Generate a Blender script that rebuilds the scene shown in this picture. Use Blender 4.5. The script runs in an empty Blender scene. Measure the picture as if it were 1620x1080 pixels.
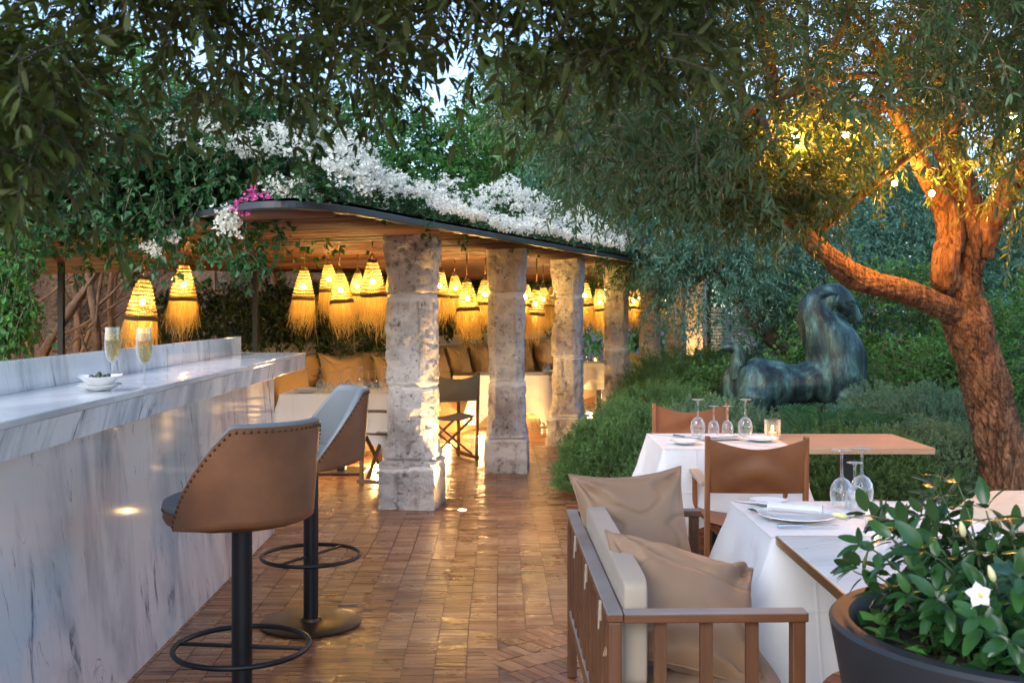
import bpy, bmesh, math, random
import numpy as np
from mathutils import Vector, Matrix, Euler

# ------------------------------------------------------------------ camera, sky, sun, exposure
scene = bpy.context.scene
C = scene.collection
PI = math.pi
R = math.radians
FPX, HZ, CX, CAMH = 1650.0, 490.0, 810.0, 1.5       # focal length, horizon row, centre column in photo pixels; eye height

cam_data = bpy.data.cameras.new('camera')
cam = bpy.data.objects.new('camera', cam_data)
C.objects.link(cam)
cam.location = (0, 0, CAMH)
cam.rotation_euler = (R(90), 0, 0)
cam_data.sensor_width = 36
cam_data.sensor_fit = 'HORIZONTAL'
cam_data.lens = 36 * FPX / 1620
cam_data.shift_y = -(540 - HZ) / 1620
cam_data.clip_start = 0.05
cam_data.clip_end = 800
scene.camera = cam
cam_data.dof.use_dof = True
cam_data.dof.focus_distance = 5.0
cam_data.dof.aperture_fstop = 7.0

SUN_EL, SUN_ROT = 38.0, 215.0
world = bpy.data.worlds.new('World')
scene.world = world
world.use_nodes = True
wn = world.node_tree
for n in list(wn.nodes):
    wn.nodes.remove(n)
wo = wn.nodes.new('ShaderNodeOutputWorld')
wb = wn.nodes.new('ShaderNodeBackground')
sky = wn.nodes.new('ShaderNodeTexSky')
sky.sky_type = 'NISHITA'
sky.sun_disc = False
sky.sun_elevation = R(SUN_EL)
sky.sun_rotation = R(SUN_ROT)
sky.air_density = 1.0
sky.dust_density = 1.6
sky.ozone_density = 2.5
wb.inputs['Strength'].default_value = 0.125
wn.links.new(sky.outputs[0], wb.inputs['Color'])
wn.links.new(wb.outputs[0], wo.inputs['Surface'])

sun_data = bpy.data.lights.new('sun', 'SUN')
sun_data.energy = 0.6
sun_data.angle = R(40)
sun_data.color = (0.92, 0.96, 1.0)
sun = bpy.data.objects.new('sun', sun_data)
C.objects.link(sun)
_sd = Vector((math.sin(R(SUN_ROT)) * math.cos(R(SUN_EL)), math.cos(R(SUN_ROT)) * math.cos(R(SUN_EL)), math.sin(R(SUN_EL))))
sun.rotation_euler = _sd.to_track_quat('Z', 'Y').to_euler()

scene.view_settings.view_transform = 'Standard'
scene.view_settings.look = 'None'
scene.view_settings.exposure = 1.9
scene.view_settings.gamma = 1.0
scene.cycles.use_denoising = True
scene.cycles.max_bounces = 8
scene.cycles.diffuse_bounces = 4
scene.cycles.glossy_bounces = 3
scene.cycles.transmission_bounces = 6
scene.cycles.transparent_max_bounces = 24
scene.cycles.sample_clamp_indirect = 4.0
scene.cycles.caustics_reflective = False
scene.cycles.caustics_refractive = False

rng = np.random.default_rng(7)
random.seed(7)

def P(px, py, Y):
    """Photo pixel at distance Y -> world point."""
    return Vector(((px - CX) / FPX * Y, Y, CAMH - (py - HZ) / FPX * Y))

# ------------------------------------------------------------------ noise
def vnoise(p, scale=1.0, seed=0):
    p = np.asarray(p, float) * scale
    i = np.floor(p).astype(np.int64)
    f = p - i
    f = f * f * (3 - 2 * f)
    def h(a, b, c):
        n = (a * 374761393 + b * 668265263 + c * 2147483647 + seed * 974634761) & 0xFFFFFFFF
        n = ((n ^ (n >> 13)) * 1274126177) & 0xFFFFFFFF
        n = n ^ (n >> 16)
        return (n & 0xFFFF) / 65535.0
    x, y, z = i[..., 0], i[..., 1], i[..., 2]
    out = 0
    for dx in (0, 1):
        for dy in (0, 1):
            for dz in (0, 1):
                w = (f[..., 0] if dx else 1 - f[..., 0]) * (f[..., 1] if dy else 1 - f[..., 1]) * (f[..., 2] if dz else 1 - f[..., 2])
                out = out + w * h(x + dx, y + dy, z + dz)
    return out * 2 - 1

def fbm(p, scale=1.0, octv=4, seed=0):
    a, s, o = 1.0, scale, 0
    for k in range(octv):
        o = o + a * vnoise(p, s, seed + k * 17)
        a *= .5
        s *= 2.03
    return o

# ------------------------------------------------------------------ mesh building
class MB:
    """Collects vertices and faces; build() links them as one mesh object."""
    def __init__(self):
        self.v, self.f, self.r = [], [], []
        self.n = 0
    def add(self, V, F, rnd=0.5):
        V = np.asarray(V, float).reshape(-1, 3)
        self.v.append(V)
        for f in F:
            self.f.append(np.asarray(f, np.int64) + self.n)
        self.r.append(np.broadcast_to(np.asarray(rnd, float), (len(V),)).copy())
        self.n += len(V)
        return self
    def box(self, c, s, rot=None, rnd=0.5):
        x, y, z = s[0] / 2, s[1] / 2, s[2] / 2
        V = np.array([(-x, -y, -z), (x, -y, -z), (x, y, -z), (-x, y, -z), (-x, -y, z), (x, -y, z), (x, y, z), (-x, y, z)])
        if rot is not None:
            m = np.array(Euler(rot).to_matrix())
            V = V @ m.T
        V = V + np.array(c)
        return self.add(V, [np.array([(0, 3, 2, 1), (4, 5, 6, 7), (0, 1, 5, 4), (1, 2, 6, 5), (2, 3, 7, 6), (3, 0, 4, 7)])], rnd)
    def bar(self, a, b, w, h, up=(0, 0, 1), rnd=0.5):
        """Rectangular bar from a to b, w across, h along up."""
        a, b, up = Vector(a), Vector(b), Vector(up)
        d = (b - a).normalized()
        s = d.cross(up).normalized()
        u = s.cross(d).normalized()
        V = []
        for p in (a, b):
            for sx, sz in ((-1, -1), (1, -1), (1, 1), (-1, 1)):
                V.append(p + s * (sx * w / 2) + u * (sz * h / 2))
        return self.add(V, [np.array([(0, 1, 2, 3), (7, 6, 5, 4), (0, 4, 5, 1), (1, 5, 6, 2), (2, 6, 7, 3), (3, 7, 4, 0)])], rnd)
    def tube(self, pts, rad, n=8, cap=True, closed=False, rnd=0.5, squash=None):
        pts = np.array([tuple(p) for p in pts], float)
        m = len(pts)
        rad = np.broadcast_to(np.asarray(rad, float), (m,))
        if closed:
            T = np.roll(pts, -1, 0) - np.roll(pts, 1, 0)
        else:
            T = np.gradient(pts, axis=0)
        T /= np.maximum(np.linalg.norm(T, axis=1, keepdims=True), 1e-9)
        ref = np.array((0, 0, 1.0)) if abs(T[0, 2]) < .9 else np.array((1.0, 0, 0))
        U = np.zeros_like(T)
        u = ref - T[0] * ref.dot(T[0])
        u /= np.linalg.norm(u)
        for k in range(m):
            u = u - T[k] * u.dot(T[k])
            u /= max(np.linalg.norm(u), 1e-9)
            U[k] = u
        W = np.cross(T, U)
        a = np.linspace(0, 2 * PI, n, endpoint=False)
        V = pts[:, None] + rad[:, None, None] * (np.cos(a)[None, :, None] * U[:, None] + np.sin(a)[None, :, None] * W[:, None])
        idx = np.arange(m * n).reshape(m, n)
        nx = np.roll(idx, -1, 1)
        if closed:
            q = np.stack([idx, nx, np.roll(nx, -1, 0), np.roll(idx, -1, 0)], -1).reshape(-1, 4)
        else:
            q = np.stack([idx[:-1], nx[:-1], nx[1:], idx[1:]], -1).reshape(-1, 4)
        F = [q]
        V = V.reshape(-1, 3)
        if cap and not closed:
            F.append(idx[0][::-1].reshape(1, -1))
            F.append(idx[-1].reshape(1, -1))
        return self.add(V, F, rnd)
    def lathe(self, prof, n=32, c=(0, 0, 0), rnd=0.5):
        prof = np.asarray(prof, float)
        m = len(prof)
        a = np.linspace(0, 2 * PI, n, endpoint=False)
        V = np.zeros((m, n, 3))
        V[..., 0] = prof[:, 0, None] * np.cos(a)
        V[..., 1] = prof[:, 0, None] * np.sin(a)
        V[..., 2] = prof[:, 1, None]
        V += np.array(c)
        idx = np.arange(m * n).reshape(m, n)
        nx = np.roll(idx, -1, 1)
        q = np.stack([idx[:-1], nx[:-1], nx[1:], idx[1:]], -1).reshape(-1, 4)
        F = [q]
        return self.add(V.reshape(-1, 3), F, rnd)
    def grid(self, V, closed_u=False, rnd=0.5):
        V = np.asarray(V, float)
        m, n = V.shape[:2]
        idx = np.arange(m * n).reshape(m, n)
        if closed_u:
            nx = np.roll(idx, -1, 1)
            q = np.stack([idx[:-1], nx[:-1], nx[1:], idx[1:]], -1).reshape(-1, 4)
        else:
            q = np.stack([idx[:-1, :-1], idx[:-1, 1:], idx[1:, 1:], idx[1:, :-1]], -1).reshape(-1, 4)
        return self.add(V.reshape(-1, 3), [q], rnd)
    def disc(self, c, r, n=32, rnd=0.5):
        a = np.linspace(0, 2 * PI, n, endpoint=False)
        V = np.stack([r * np.cos(a), r * np.sin(a), 0 * a], 1) + np.array(c)
        return self.add(V, [np.arange(n).reshape(1, -1)], rnd)
    def ball(self, c, r, n=12, m=8, rnd=0.5):
        r = np.broadcast_to(np.asarray(r, float), (3,))
        t = np.linspace(1e-3, PI - 1e-3, m)
        prof = np.stack([np.sin(t), -np.cos(t)], 1)
        k = self.n
        self.lathe(prof, n, rnd=rnd)
        self.v[-1] = self.v[-1] * r + np.array(c)
        return self
    def build(self, name, mat, parent=None, smooth=False, bevel=0, subsurf=0, angle=None):
        return link_np(name, np.concatenate(self.v) if self.v else np.zeros((0, 3)), self.f, mat, parent, smooth,
                       np.concatenate(self.r) if self.r else None, bevel, subsurf, angle)

def link_np(name, V, F, mat, parent=None, smooth=False, rnd=None, bevel=0, subsurf=0, angle=None):
    me = bpy.data.meshes.new(name)
    me.vertices.add(len(V))
    me.vertices.foreach_set('co', np.ascontiguousarray(V, np.float32).ravel())
    tot = np.concatenate([np.full(len(f), f.shape[1], np.int32) for f in F])
    li = np.concatenate([f.ravel() for f in F]).astype(np.int32)
    st = np.concatenate([[0], np.cumsum(tot)[:-1]]).astype(np.int32)
    me.loops.add(len(li))
    me.loops.foreach_set('vertex_index', li)
    me.polygons.add(len(tot))
    me.polygons.foreach_set('loop_start', st)
    me.polygons.foreach_set('loop_total', tot)
    me.polygons.foreach_set('use_smooth', np.full(len(tot), bool(smooth)))
    if rnd is not None:
        at = me.attributes.new('rnd', 'FLOAT', 'POINT')
        at.data.foreach_set('value', np.ascontiguousarray(rnd, np.float32))
    me.update(calc_edges=True)
    me.validate()
    me.materials.append(mat)
    o = bpy.data.objects.new(name, me)
    C.objects.link(o)
    if parent is not None:
        o.parent = parent
    if smooth and angle:
        me.set_sharp_from_angle(angle=R(angle))
    if bevel:
        b = o.modifiers.new('edge', 'BEVEL')
        b.width = bevel
        b.segments = 2
        b.limit_method = 'ANGLE'
        b.angle_limit = R(40)
    if subsurf:
        s = o.modifiers.new('sub', 'SUBSURF')
        s.levels = subsurf
        s.render_levels = subsurf
    return o

def thing(name, label, cat, loc=(0, 0, 0), rz=0, group=None, scale=1):
    o = bpy.data.objects.new(name, None)
    C.objects.link(o)
    o.location = loc
    o.rotation_euler = (0, 0, rz)
    o.scale = (scale,) * 3
    o.empty_display_size = .1
    o['label'] = label
    o['category'] = cat
    if group:
        o['group'] = group
    return o

def tag(o, label=None, cat=None, group=None, kind=None):
    if label: o['label'] = label
    if cat: o['category'] = cat
    if group: o['group'] = group
    if kind: o['kind'] = kind
    return o

def dup(root, loc, rz=0, label=None, group=None, scale=None):
    kids = list(root.children)
    r = root.copy()
    C.objects.link(r)
    r.location = loc
    r.rotation_euler = (0, 0, rz)
    if label: r['label'] = label
    if group: r['group'] = group
    if scale: r.scale = (scale,) * 3
    for ch in kids:
        c = ch.copy()
        C.objects.link(c)
        c.parent = r
        for g in ch.children:
            d = g.copy()
            C.objects.link(d)
            d.parent = c
    return r

# ------------------------------------------------------------------ materials
class NT:
    def __init__(self, name):
        self.m = bpy.data.materials.new(name)
        self.m.use_nodes = True
        self.t = self.m.node_tree
        for n in list(self.t.nodes):
            self.t.nodes.remove(n)
        self.out = self.t.nodes.new('ShaderNodeOutputMaterial')
    def n(self, typ, **kw):
        nd = self.t.nodes.new(typ)
        for k, v in kw.items():
            setattr(nd, k, v)
        return nd
    def l(self, a, b):
        self.t.links.new(a, b)
    def put(self, sock, v):
        if hasattr(v, 'is_output'):
            self.l(v, sock)
        elif isinstance(v, (tuple, list)) and len(v) == 3 and sock.type == 'RGBA':
            sock.default_value = (*v, 1)
        else:
            sock.default_value = v
    def coord(self, kind='Object', scale=(1, 1, 1), rot=(0, 0, 0)):
        tc = self.n('ShaderNodeTexCoord')
        mp = self.n('ShaderNodeMapping')
        mp.inputs['Scale'].default_value = scale
        mp.inputs['Rotation'].default_value = rot
        self.l(tc.outputs[kind], mp.inputs['Vector'])
        return mp.outputs[0]
    def noise(self, vec, scale=5, detail=4, rough=.55, dist=0):
        nd = self.n('ShaderNodeTexNoise')
        nd.inputs['Scale'].default_value = scale
        nd.inputs['Detail'].default_value = detail
        nd.inputs['Roughness'].default_value = rough
        nd.inputs['Distortion'].default_value = dist
        self.l(vec, nd.inputs['Vector'])
        return nd.outputs['Fac']
    def ramp(self, fac, stops):
        nd = self.n('ShaderNodeValToRGB')
        el = nd.color_ramp.elements
        while len(el) < len(stops):
            el.new(.5)
        for e, (p, c) in zip(el, stops):
            e.position = p
            e.color = (*c, 1) if len(c) == 3 else c
        self.l(fac, nd.inputs['Fac'])
        return nd.outputs['Color']
    def mix(self, fac, a, b, blend='MIX'):
        nd = self.n('ShaderNodeMix', data_type='RGBA', blend_type=blend)
        self.put(nd.inputs[0], fac)
        self.put(nd.inputs[6], a)
        self.put(nd.inputs[7], b)
        return nd.outputs[2]
    def math(self, op, a, b=0.0, clamp=False):
        nd = self.n('ShaderNodeMath', operation=op, use_clamp=clamp)
        self.put(nd.inputs[0], a)
        self.put(nd.inputs[1], b)
        return nd.outputs[0]
    def bump(self, h, strength=.3, dist=.01):
        nd = self.n('ShaderNodeBump')
        nd.inputs['Strength'].default_value = strength
        nd.inputs['Distance'].default_value = dist
        self.l(h, nd.inputs['Height'])
        return nd.outputs[0]
    def attr(self, name='rnd'):
        return self.n('ShaderNodeAttribute', attribute_name=name).outputs['Fac']
    def bsdf(self, base, rough=.5, normal=None, **kw):
        b = self.n('ShaderNodeBsdfPrincipled')
        self.put(b.inputs['Base Color'], base)
        self.put(b.inputs['Roughness'], rough)
        if normal is not None:
            self.l(normal, b.inputs['Normal'])
        for k, v in kw.items():
            self.put(b.inputs[k.replace('_', ' ')], v)
        return b.outputs[0]
    def done(self, sh):
        self.l(sh, self.out.inputs['Surface'])
        return self.m

def simple(name, base, rough=.5, var=.15, vs=6, bump=0, bs=80, bd=.002, **kw):
    t = NT(name)
    co = t.coord()
    nz = t.noise(co, vs, 5)
    lo = tuple(c * (1 - var) for c in base)
    hi = tuple(min(1, c * (1 + var)) for c in base)
    col = t.ramp(nz, [(.3, lo), (.7, hi)])
    nm = t.bump(t.noise(co, bs, 3), bump, bd) if bump else None
    return t.done(t.bsdf(col, rough, nm, **kw))

def leaf_mat(name, a, b, under, transl=.3, rough=.45, spec=.35):
    t = NT(name)
    r = t.attr()
    col = t.ramp(r, [(0, a), (1, b)])
    bf = t.n('ShaderNodeNewGeometry').outputs['Backfacing']
    col2 = t.mix(bf, col, under)
    p = t.bsdf(col2, rough, Specular_IOR_Level=spec)
    tr = t.n('ShaderNodeBsdfTranslucent')
    t.l(t.mix(1.0, col, (1.5, 1.35, .55), 'MULTIPLY'), tr.inputs['Color'])
    mx = t.n('ShaderNodeMixShader')
    mx.inputs[0].default_value = transl
    t.l(p, mx.inputs[1])
    t.l(tr.outputs[0], mx.inputs[2])
    return t.done(mx.outputs[0])

def emit_mat(name, col, s):
    t = NT(name)
    e = t.n('ShaderNodeEmission')
    e.inputs['Color'].default_value = (*col, 1)
    e.inputs['Strength'].default_value = s
    return t.done(e.outputs[0])

def marble_mat(name, base, vein, amount, rough, rot=(0, R(14), 0), stretch=(5, 5, .8)):
    t = NT(name)
    co = t.coord('Object', (1, 1, 1), rot if any(rot) else (R(-16), R(10), 0))
    mp = t.n('ShaderNodeMapping')
    mp.inputs['Scale'].default_value = stretch
    t.l(co, mp.inputs['Vector'])
    s = mp.outputs[0]
    soft = t.noise(s, 1.1, 5, .6, .6)
    fine = t.noise(s, 3.2, 7, .68, 1.0)
    cloud = t.noise(co, 1.6, 3)
    col = t.ramp(soft, [(.36, tuple(v * .75 + b * .25 for v, b in zip(vein, base))), (.56, base)])
    col = t.mix(t.math('MULTIPLY', t.math('SUBTRACT', cloud, .32, True), 1.6, True), col, base)
    vm = t.ramp(fine, [(.36, (1, 1, 1)), (.42, (.25, .25, .25)), (.47, (0, 0, 0))])
    msk = t.math('MULTIPLY', vm, t.math('MULTIPLY', t.math('SUBTRACT', t.noise(co, 2.3, 2), .42, True), 6 * amount, True))
    col = t.mix(msk, col, vein)
    th = t.noise(s, 2.1, 3, .5, 1.6)
    line = t.ramp(t.math('ABSOLUTE', t.math('SUBTRACT', th, .5)), [(0, (1, 1, 1)), (.012, (0, 0, 0))])
    brk = t.math('MULTIPLY', line, t.math('MULTIPLY', t.math('SUBTRACT', t.noise(co, 5, 2), .5, True), 5, True))
    col = t.mix(t.math('MULTIPLY', brk, .8), col, tuple(v * .45 for v in vein))
    return t.done(t.bsdf(col, rough, None))

def thin_glass(name, tint=(.97, .98, .98), f0=.08, k=1.0):
    t = NT(name)
    lw = t.n('ShaderNodeLayerWeight')
    lw.inputs['Blend'].default_value = .5
    fac = t.math('ADD', t.math('MULTIPLY', t.math('POWER', lw.outputs['Facing'], 2.0), k), f0, True)
    tr = t.n('ShaderNodeBsdfTransparent')
    tr.inputs['Color'].default_value = (*tint, 1)
    gl = t.n('ShaderNodeBsdfGlossy')
    gl.inputs['Roughness'].default_value = .04
    mx = t.n('ShaderNodeMixShader')
    t.l(fac, mx.inputs[0])
    t.l(tr.outputs[0], mx.inputs[1])
    t.l(gl.outputs[0], mx.inputs[2])
    df = t.n('ShaderNodeBsdfDiffuse')
    df.inputs['Color'].default_value = (.9, .9, .9, 1)  # white diffuse mixed in at grazing angles to paint bright glass rims
    m2 = t.n('ShaderNodeMixShader')
    t.l(t.math('MULTIPLY', fac, .45), m2.inputs[0])
    t.l(mx.outputs[0], m2.inputs[1])
    t.l(df.outputs[0], m2.inputs[2])
    return t.done(m2.outputs[0])

def wood_mat(name, a, b, rough=.5, axis=0, sc=1.0, grey=None):
    t = NT(name)
    st = [22 * sc, 22 * sc, 22 * sc]
    st[axis] = 1.6 * sc
    co = t.coord('Object', tuple(st))
    g = t.noise(co, 1.6, 6, .6, .8)
    col = t.ramp(g, [(.3, a), (.68, b)])
    if grey:
        nrm = t.n('ShaderNodeNewGeometry').outputs['Normal']
        sep = t.n('ShaderNodeSeparateXYZ')
        t.l(nrm, sep.inputs[0])
        wear = t.math('MULTIPLY', t.noise(t.coord('Object'), 3, 4), 1.0)
        f = t.math('MULTIPLY', t.math('MULTIPLY', t.math('SUBTRACT', sep.outputs['Z'], .3, True), 1.6, True), wear, True)
        col = t.mix(f, col, grey)
    return t.done(t.bsdf(col, rough, t.bump(g, .25, .003)))

def cloth_mat(name, base, rough=.85, var=.08, weave=500, sheen=.2):
    t = NT(name)
    co = t.coord()
    nz = t.noise(co, 4, 4)
    col = t.ramp(nz, [(.3, tuple(c * (1 - var) for c in base)), (.7, tuple(min(1, c * (1 + var)) for c in base))])
    w = t.noise(co, weave, 2)
    big = t.noise(co, 14, 3)
    h = t.math('ADD', t.math('MULTIPLY', w, .25), big)
    if name == 'white linen':      # pressed fold lines
        sp = t.n('ShaderNodeSeparateXYZ')
        t.l(co, sp.inputs[0])
        for ax, of in (('X', .13), ('Y', .37), ('Z', .2)):
            fr_ = t.math('FRACT', t.math('ADD', t.math('MULTIPLY', sp.outputs[ax], 4.4), of))
            ln = t.math('SUBTRACT', 1.0, t.math('MULTIPLY', t.math('ABSOLUTE', t.math('SUBTRACT', fr_, .5)), 26.0), True)
            h = t.math('ADD', h, t.math('MULTIPLY', ln, 1.6))
    return t.done(t.bsdf(col, rough, t.bump(h, .25, .006), Sheen_Weight=sheen))

MAT = {}
MAT['marble'] = marble_mat('white veined marble', (.80, .80, .80), (.17, .205, .28), .9, .075, (0, 0, 0), (3.0, 3.0, .60))
MAT['marble_top'] = marble_mat('marble slab', (.80, .80, .80), (.36, .40, .48), .7, .10, (0, 0, R(20)), (3.5, .9, 4))
MAT['marble_edge'] = marble_mat('marble fascia', (.78, .79, .81), (.17, .21, .29), 1.0, .16, (R(38), 0, 0), (6, 5.0, .9))
MAT['table_marble'] = marble_mat('table marble', (.74, .73, .72), (.42, .43, .46), .6, .10, (0, 0, R(70)), (4, 1, 4))
MAT['tan'] = simple('tan leather', (.20, .072, .022), .5, .2, 6, .4, 160, .002)
MAT['stool_back'] = simple('stool outer leather', (.185, .075, .032), .45, .22, 7, .45, 130, .002)
MAT['stool_in'] = simple('stool inner leather', (.15, .17, .18), .42, .06, 4, .1, 180, .0015)
MAT['stud'] = simple('aged brass studs', (.11, .065, .035), .35, .1, Metallic=.9)
MAT['black_metal'] = simple('black powder coated steel', (.006, .006, .007), .42, .2, 20, .05, 300)
MAT['bronze_plate'] = simple('dark bronze plate', (.075, .045, .02), .36, .3, 5, Metallic=.6)
MAT['brass'] = simple('brass edging', (.45, .30, .10), .3, .15, Metallic=1)
MAT['steel'] = simple('painted roof edge', (.028, .035, .042), .45, .3, 8)
MAT['greige'] = cloth_mat('taupe outdoor canvas', (.29, .175, .10), .55, .08, 420, .1)
MAT['greige2'] = cloth_mat('pale taupe canvas', (.38, .31, .235), .70, .06, 420, .1)
MAT['cream'] = cloth_mat('cream canvas', (.56, .44, .32), .8, .05)
MAT['cush'] = cloth_mat('brown canvas', (.30, .19, .085), .8, .1)
MAT['olive_canvas'] = cloth_mat('olive canvas', (.16, .14, .09), .75, .08)
MAT['cloth'] = cloth_mat('white linen', (.72, .715, .71), .85, .03, 600, .15)
MAT['teak'] = wood_mat('weathered teak', (.080, .030, .012), (.145, .060, .025), .5, 2, 1, (.26, .25, .24))
MAT['teak_x'] = wood_mat('weathered teak rail', (.10, .036, .012), (.18, .075, .030), .5, 0, 1, (.36, .37, .37))
MAT['teak_y'] = wood_mat('weathered teak long rail', (.10, .036, .012), (.18, .075, .030), .5, 1, 1, (.36, .37, .37))
MAT['chair_wood'] = wood_mat('oiled teak', (.17, .058, .018), (.29, .112, .038), .42, 2, 1, None)
MAT['chair_arm'] = wood_mat('bleached armrest', (.35, .27, .18), (.46, .38, .28), .55, 1, 1, None)
MAT['dark_wood'] = wood_mat('dark wood', (.10, .048, .020), (.17, .085, .038), .5, 2)
MAT['table_wood'] = wood_mat('oak table top', (.36, .23, .13), (.52, .36, .22), .3, 0, .6)
_t = NT('cane batten')
_g = _t.noise(_t.coord('Object', (1.5, 30, 30)), 1, 4)
MAT['reed'] = _t.done(_t.bsdf(_t.mix(_g, _t.ramp(_t.attr(), [(0, (.035, .010, .003)), (.6, (.11, .036, .010)), (1, (.21, .078, .024))]), (.10, .035, .010)), .65))
MAT['reed_mat'] = simple('cane matting', (.03, .012, .005), .8, .3, 12)  # matting darkened so the gaps show as shadow lines between battens
MAT['ceramic'] = simple('white glazed ceramic', (.80, .80, .79), .12, .02)
MAT['olive'] = simple('green olives', (.045, .055, .018), .22, .5, 40)
MAT['chrome'] = simple('polished steel', (.65, .65, .66), .12, .05, Metallic=1)
MAT['glass'] = thin_glass('clear glass', f0=.05, k=.9)
MAT['champ'] = None
MAT['soil'] = simple('dark soil', (.028, .018, .012), .95, .5, 14, .8, 40, .03)
MAT['planter'] = simple('dark grey planter', (.014, .018, .023), .5, .35, 3, .15, 30, .004)
MAT['bark_far'] = simple('far bark', (.07, .055, .04), .9, .4, 8, .8, 20, .03)
MAT['twig'] = simple('twig bark', (.16, .115, .075), .8, .3, 30)
MAT['twig_dark'] = simple('dark twig bark', (.045, .034, .022), .8, .3, 30)
MAT['earth'] = simple('earth wall', (.085, .05, .026), .95, .45, 2.5, 1, 12, .08)
MAT['vine'] = simple('vine bark', (.13, .068, .032), .9, .4, 10, .7, 30, .02)
MAT['plinth'] = simple('ochre plaster', (.38, .25, .13), .85, .12, 2, .3, 20, .01)
MAT['plaster'] = simple('warm plaster', (.62, .56, .48), .85, .12, 2, .3, 20, .01)
MAT['mortar'] = simple('mortar', (.20, .12, .075), .9, .35, 15, .5, 60, .004)
MAT['fringe'] = None

t = NT('champagne')
lw = t.n('ShaderNodeLayerWeight'); lw.inputs['Blend'].default_value = .35
trn = t.n('ShaderNodeBsdfTransparent'); trn.inputs['Color'].default_value = (.92, .82, .50, 1)
bub = t.ramp(t.noise(t.coord('Object', (260, 260, 120)), 1, 1), [(.60, (.80, .70, .38)), (.70, (1, .95, .7))])
dfs = t.n('ShaderNodeBsdfTranslucent'); t.l(bub, dfs.inputs['Color'])
mx = t.n('ShaderNodeMixShader'); mx.inputs[0].default_value = .28
t.l(trn.outputs[0], mx.inputs[1]); t.l(dfs.outputs[0], mx.inputs[2])
MAT['champ'] = t.done(mx.outputs[0])

def fibre_mat(name, a, b, tr=.55, rough=.7):
    t = NT(name)
    col = t.ramp(t.attr(), [(0, a), (1, b)])
    p = t.bsdf(col, rough)
    tl = t.n('ShaderNodeBsdfTranslucent')
    t.l(col, tl.inputs['Color'])
    m = t.n('ShaderNodeMixShader')
    m.inputs[0].default_value = tr
    t.l(p, m.inputs[1]); t.l(tl.outputs[0], m.inputs[2])
    return t.done(m.outputs[0])
MAT['fringe'] = fibre_mat('esparto fringe', (.50, .33, .10), (.80, .60, .22))
MAT['weave'] = fibre_mat('woven esparto', (.70, .54, .22), (.86, .72, .34))
MAT['rope'] = fibre_mat('brown rope', (.10, .055, .02), (.16, .09, .035), .15)
MAT['petal'] = fibre_mat('white bracts', (.70, .72, .60), (.95, .94, .88), .5, .6)
MAT['petal_pink'] = fibre_mat('pink bracts', (.55, .05, .28), (.75, .14, .42), .35, .6)
MAT['petal_flower'] = fibre_mat('white flower', (.80, .80, .76), (.88, .88, .84), .3, .5)

# stone
t = NT('weathered limestone')
co = t.coord()
n1 = t.noise(co, 2.2, 6, .65, .4)
n2 = t.noise(co, 9, 8, .72)
n3 = t.noise(co, 38, 4, .6)
col = t.ramp(n1, [(.30, (.24, .22, .20)), (.45, (.42, .405, .39)), (.58, (.60, .585, .565)), (.72, (.50, .45, .41))])
col = t.mix(t.math('MULTIPLY', t.math('SUBTRACT', .44, n2, True), 7, True), col, (.075, .068, .064))
rus = t.math('MULTIPLY', t.math('SUBTRACT', t.noise(co, 3.1, 4), .56, True), 5, True)
col = t.mix(t.math('MULTIPLY', rus, .7), col, (.30, .17, .10))
pits = t.math('MULTIPLY', t.math('SUBTRACT', .40, n3, True), 8, True)
col = t.mix(pits, col, (.06, .05, .045))
rnd_o = t.n('ShaderNodeObjectInfo').outputs['Random']
col = t.mix(1.0, col, t.ramp(rnd_o, [(0, (.80, .74, .68)), (.35, (1.0, .98, .96)), (.65, (.92, .86, .80)), (1, (1.1, 1.08, 1.05))]), 'MULTIPLY')
stk = t.noise(t.coord('Object', (9, 9, 1.3)), 1, 5, .7)
col = t.mix(t.math('MULTIPLY', t.math('SUBTRACT', .45, stk, True), 4.5, True), col, (.13, .115, .11))
lime = t.attr()      # lime mortar smeared over the joints
limem = t.math('MULTIPLY', t.math('SUBTRACT', t.math('ADD', lime, t.math('MULTIPLY', t.math('SUBTRACT', n2, .5), 1.3)), .45, True), 4, True)
col = t.mix(limem, col, (.66, .63, .58))
h = t.math('ADD', t.math('MULTIPLY', n2, .6), t.math('SUBTRACT', t.math('MULTIPLY', n3, .35), t.math('MULTIPLY', pits, .3)))
MAT['stone'] = t.done(t.bsdf(col, .88, t.bump(h, .9, .02)))

# bricks
t = NT('glazed terracotta brick')
co = t.coord()
col = t.ramp(t.attr(), [(0, (.10, .036, .017)), (.35, (.235, .090, .039)), (.7, (.35, .16, .072)), (1, (.46, .28, .15))])
wear = t.noise(co, 1.4, 5, .6)
col = t.mix(t.math('MULTIPLY', t.math('SUBTRACT', wear, .5, True), 2.6, True), col, (.54, .33, .18))
sm = t.noise(t.coord('Object', (14, 60, 10)), 1, 5, .65)
col = t.mix(t.math('MULTIPLY', t.math('SUBTRACT', .52, sm, True), 2.8, True), col, (.10, .045, .024))
ro = t.math('ADD', t.math('MULTIPLY', t.noise(co, 5, 5, .65), .42), .10)
hb = t.noise(t.coord('Object', (30, 45, 30)), 1, 4)
MAT['brick'] = t.done(t.bsdf(col, ro, t.bump(t.math('ADD', hb, t.math('MULTIPLY', t.noise(co, 9, 3), 1.4)), .22, .003)))

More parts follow.
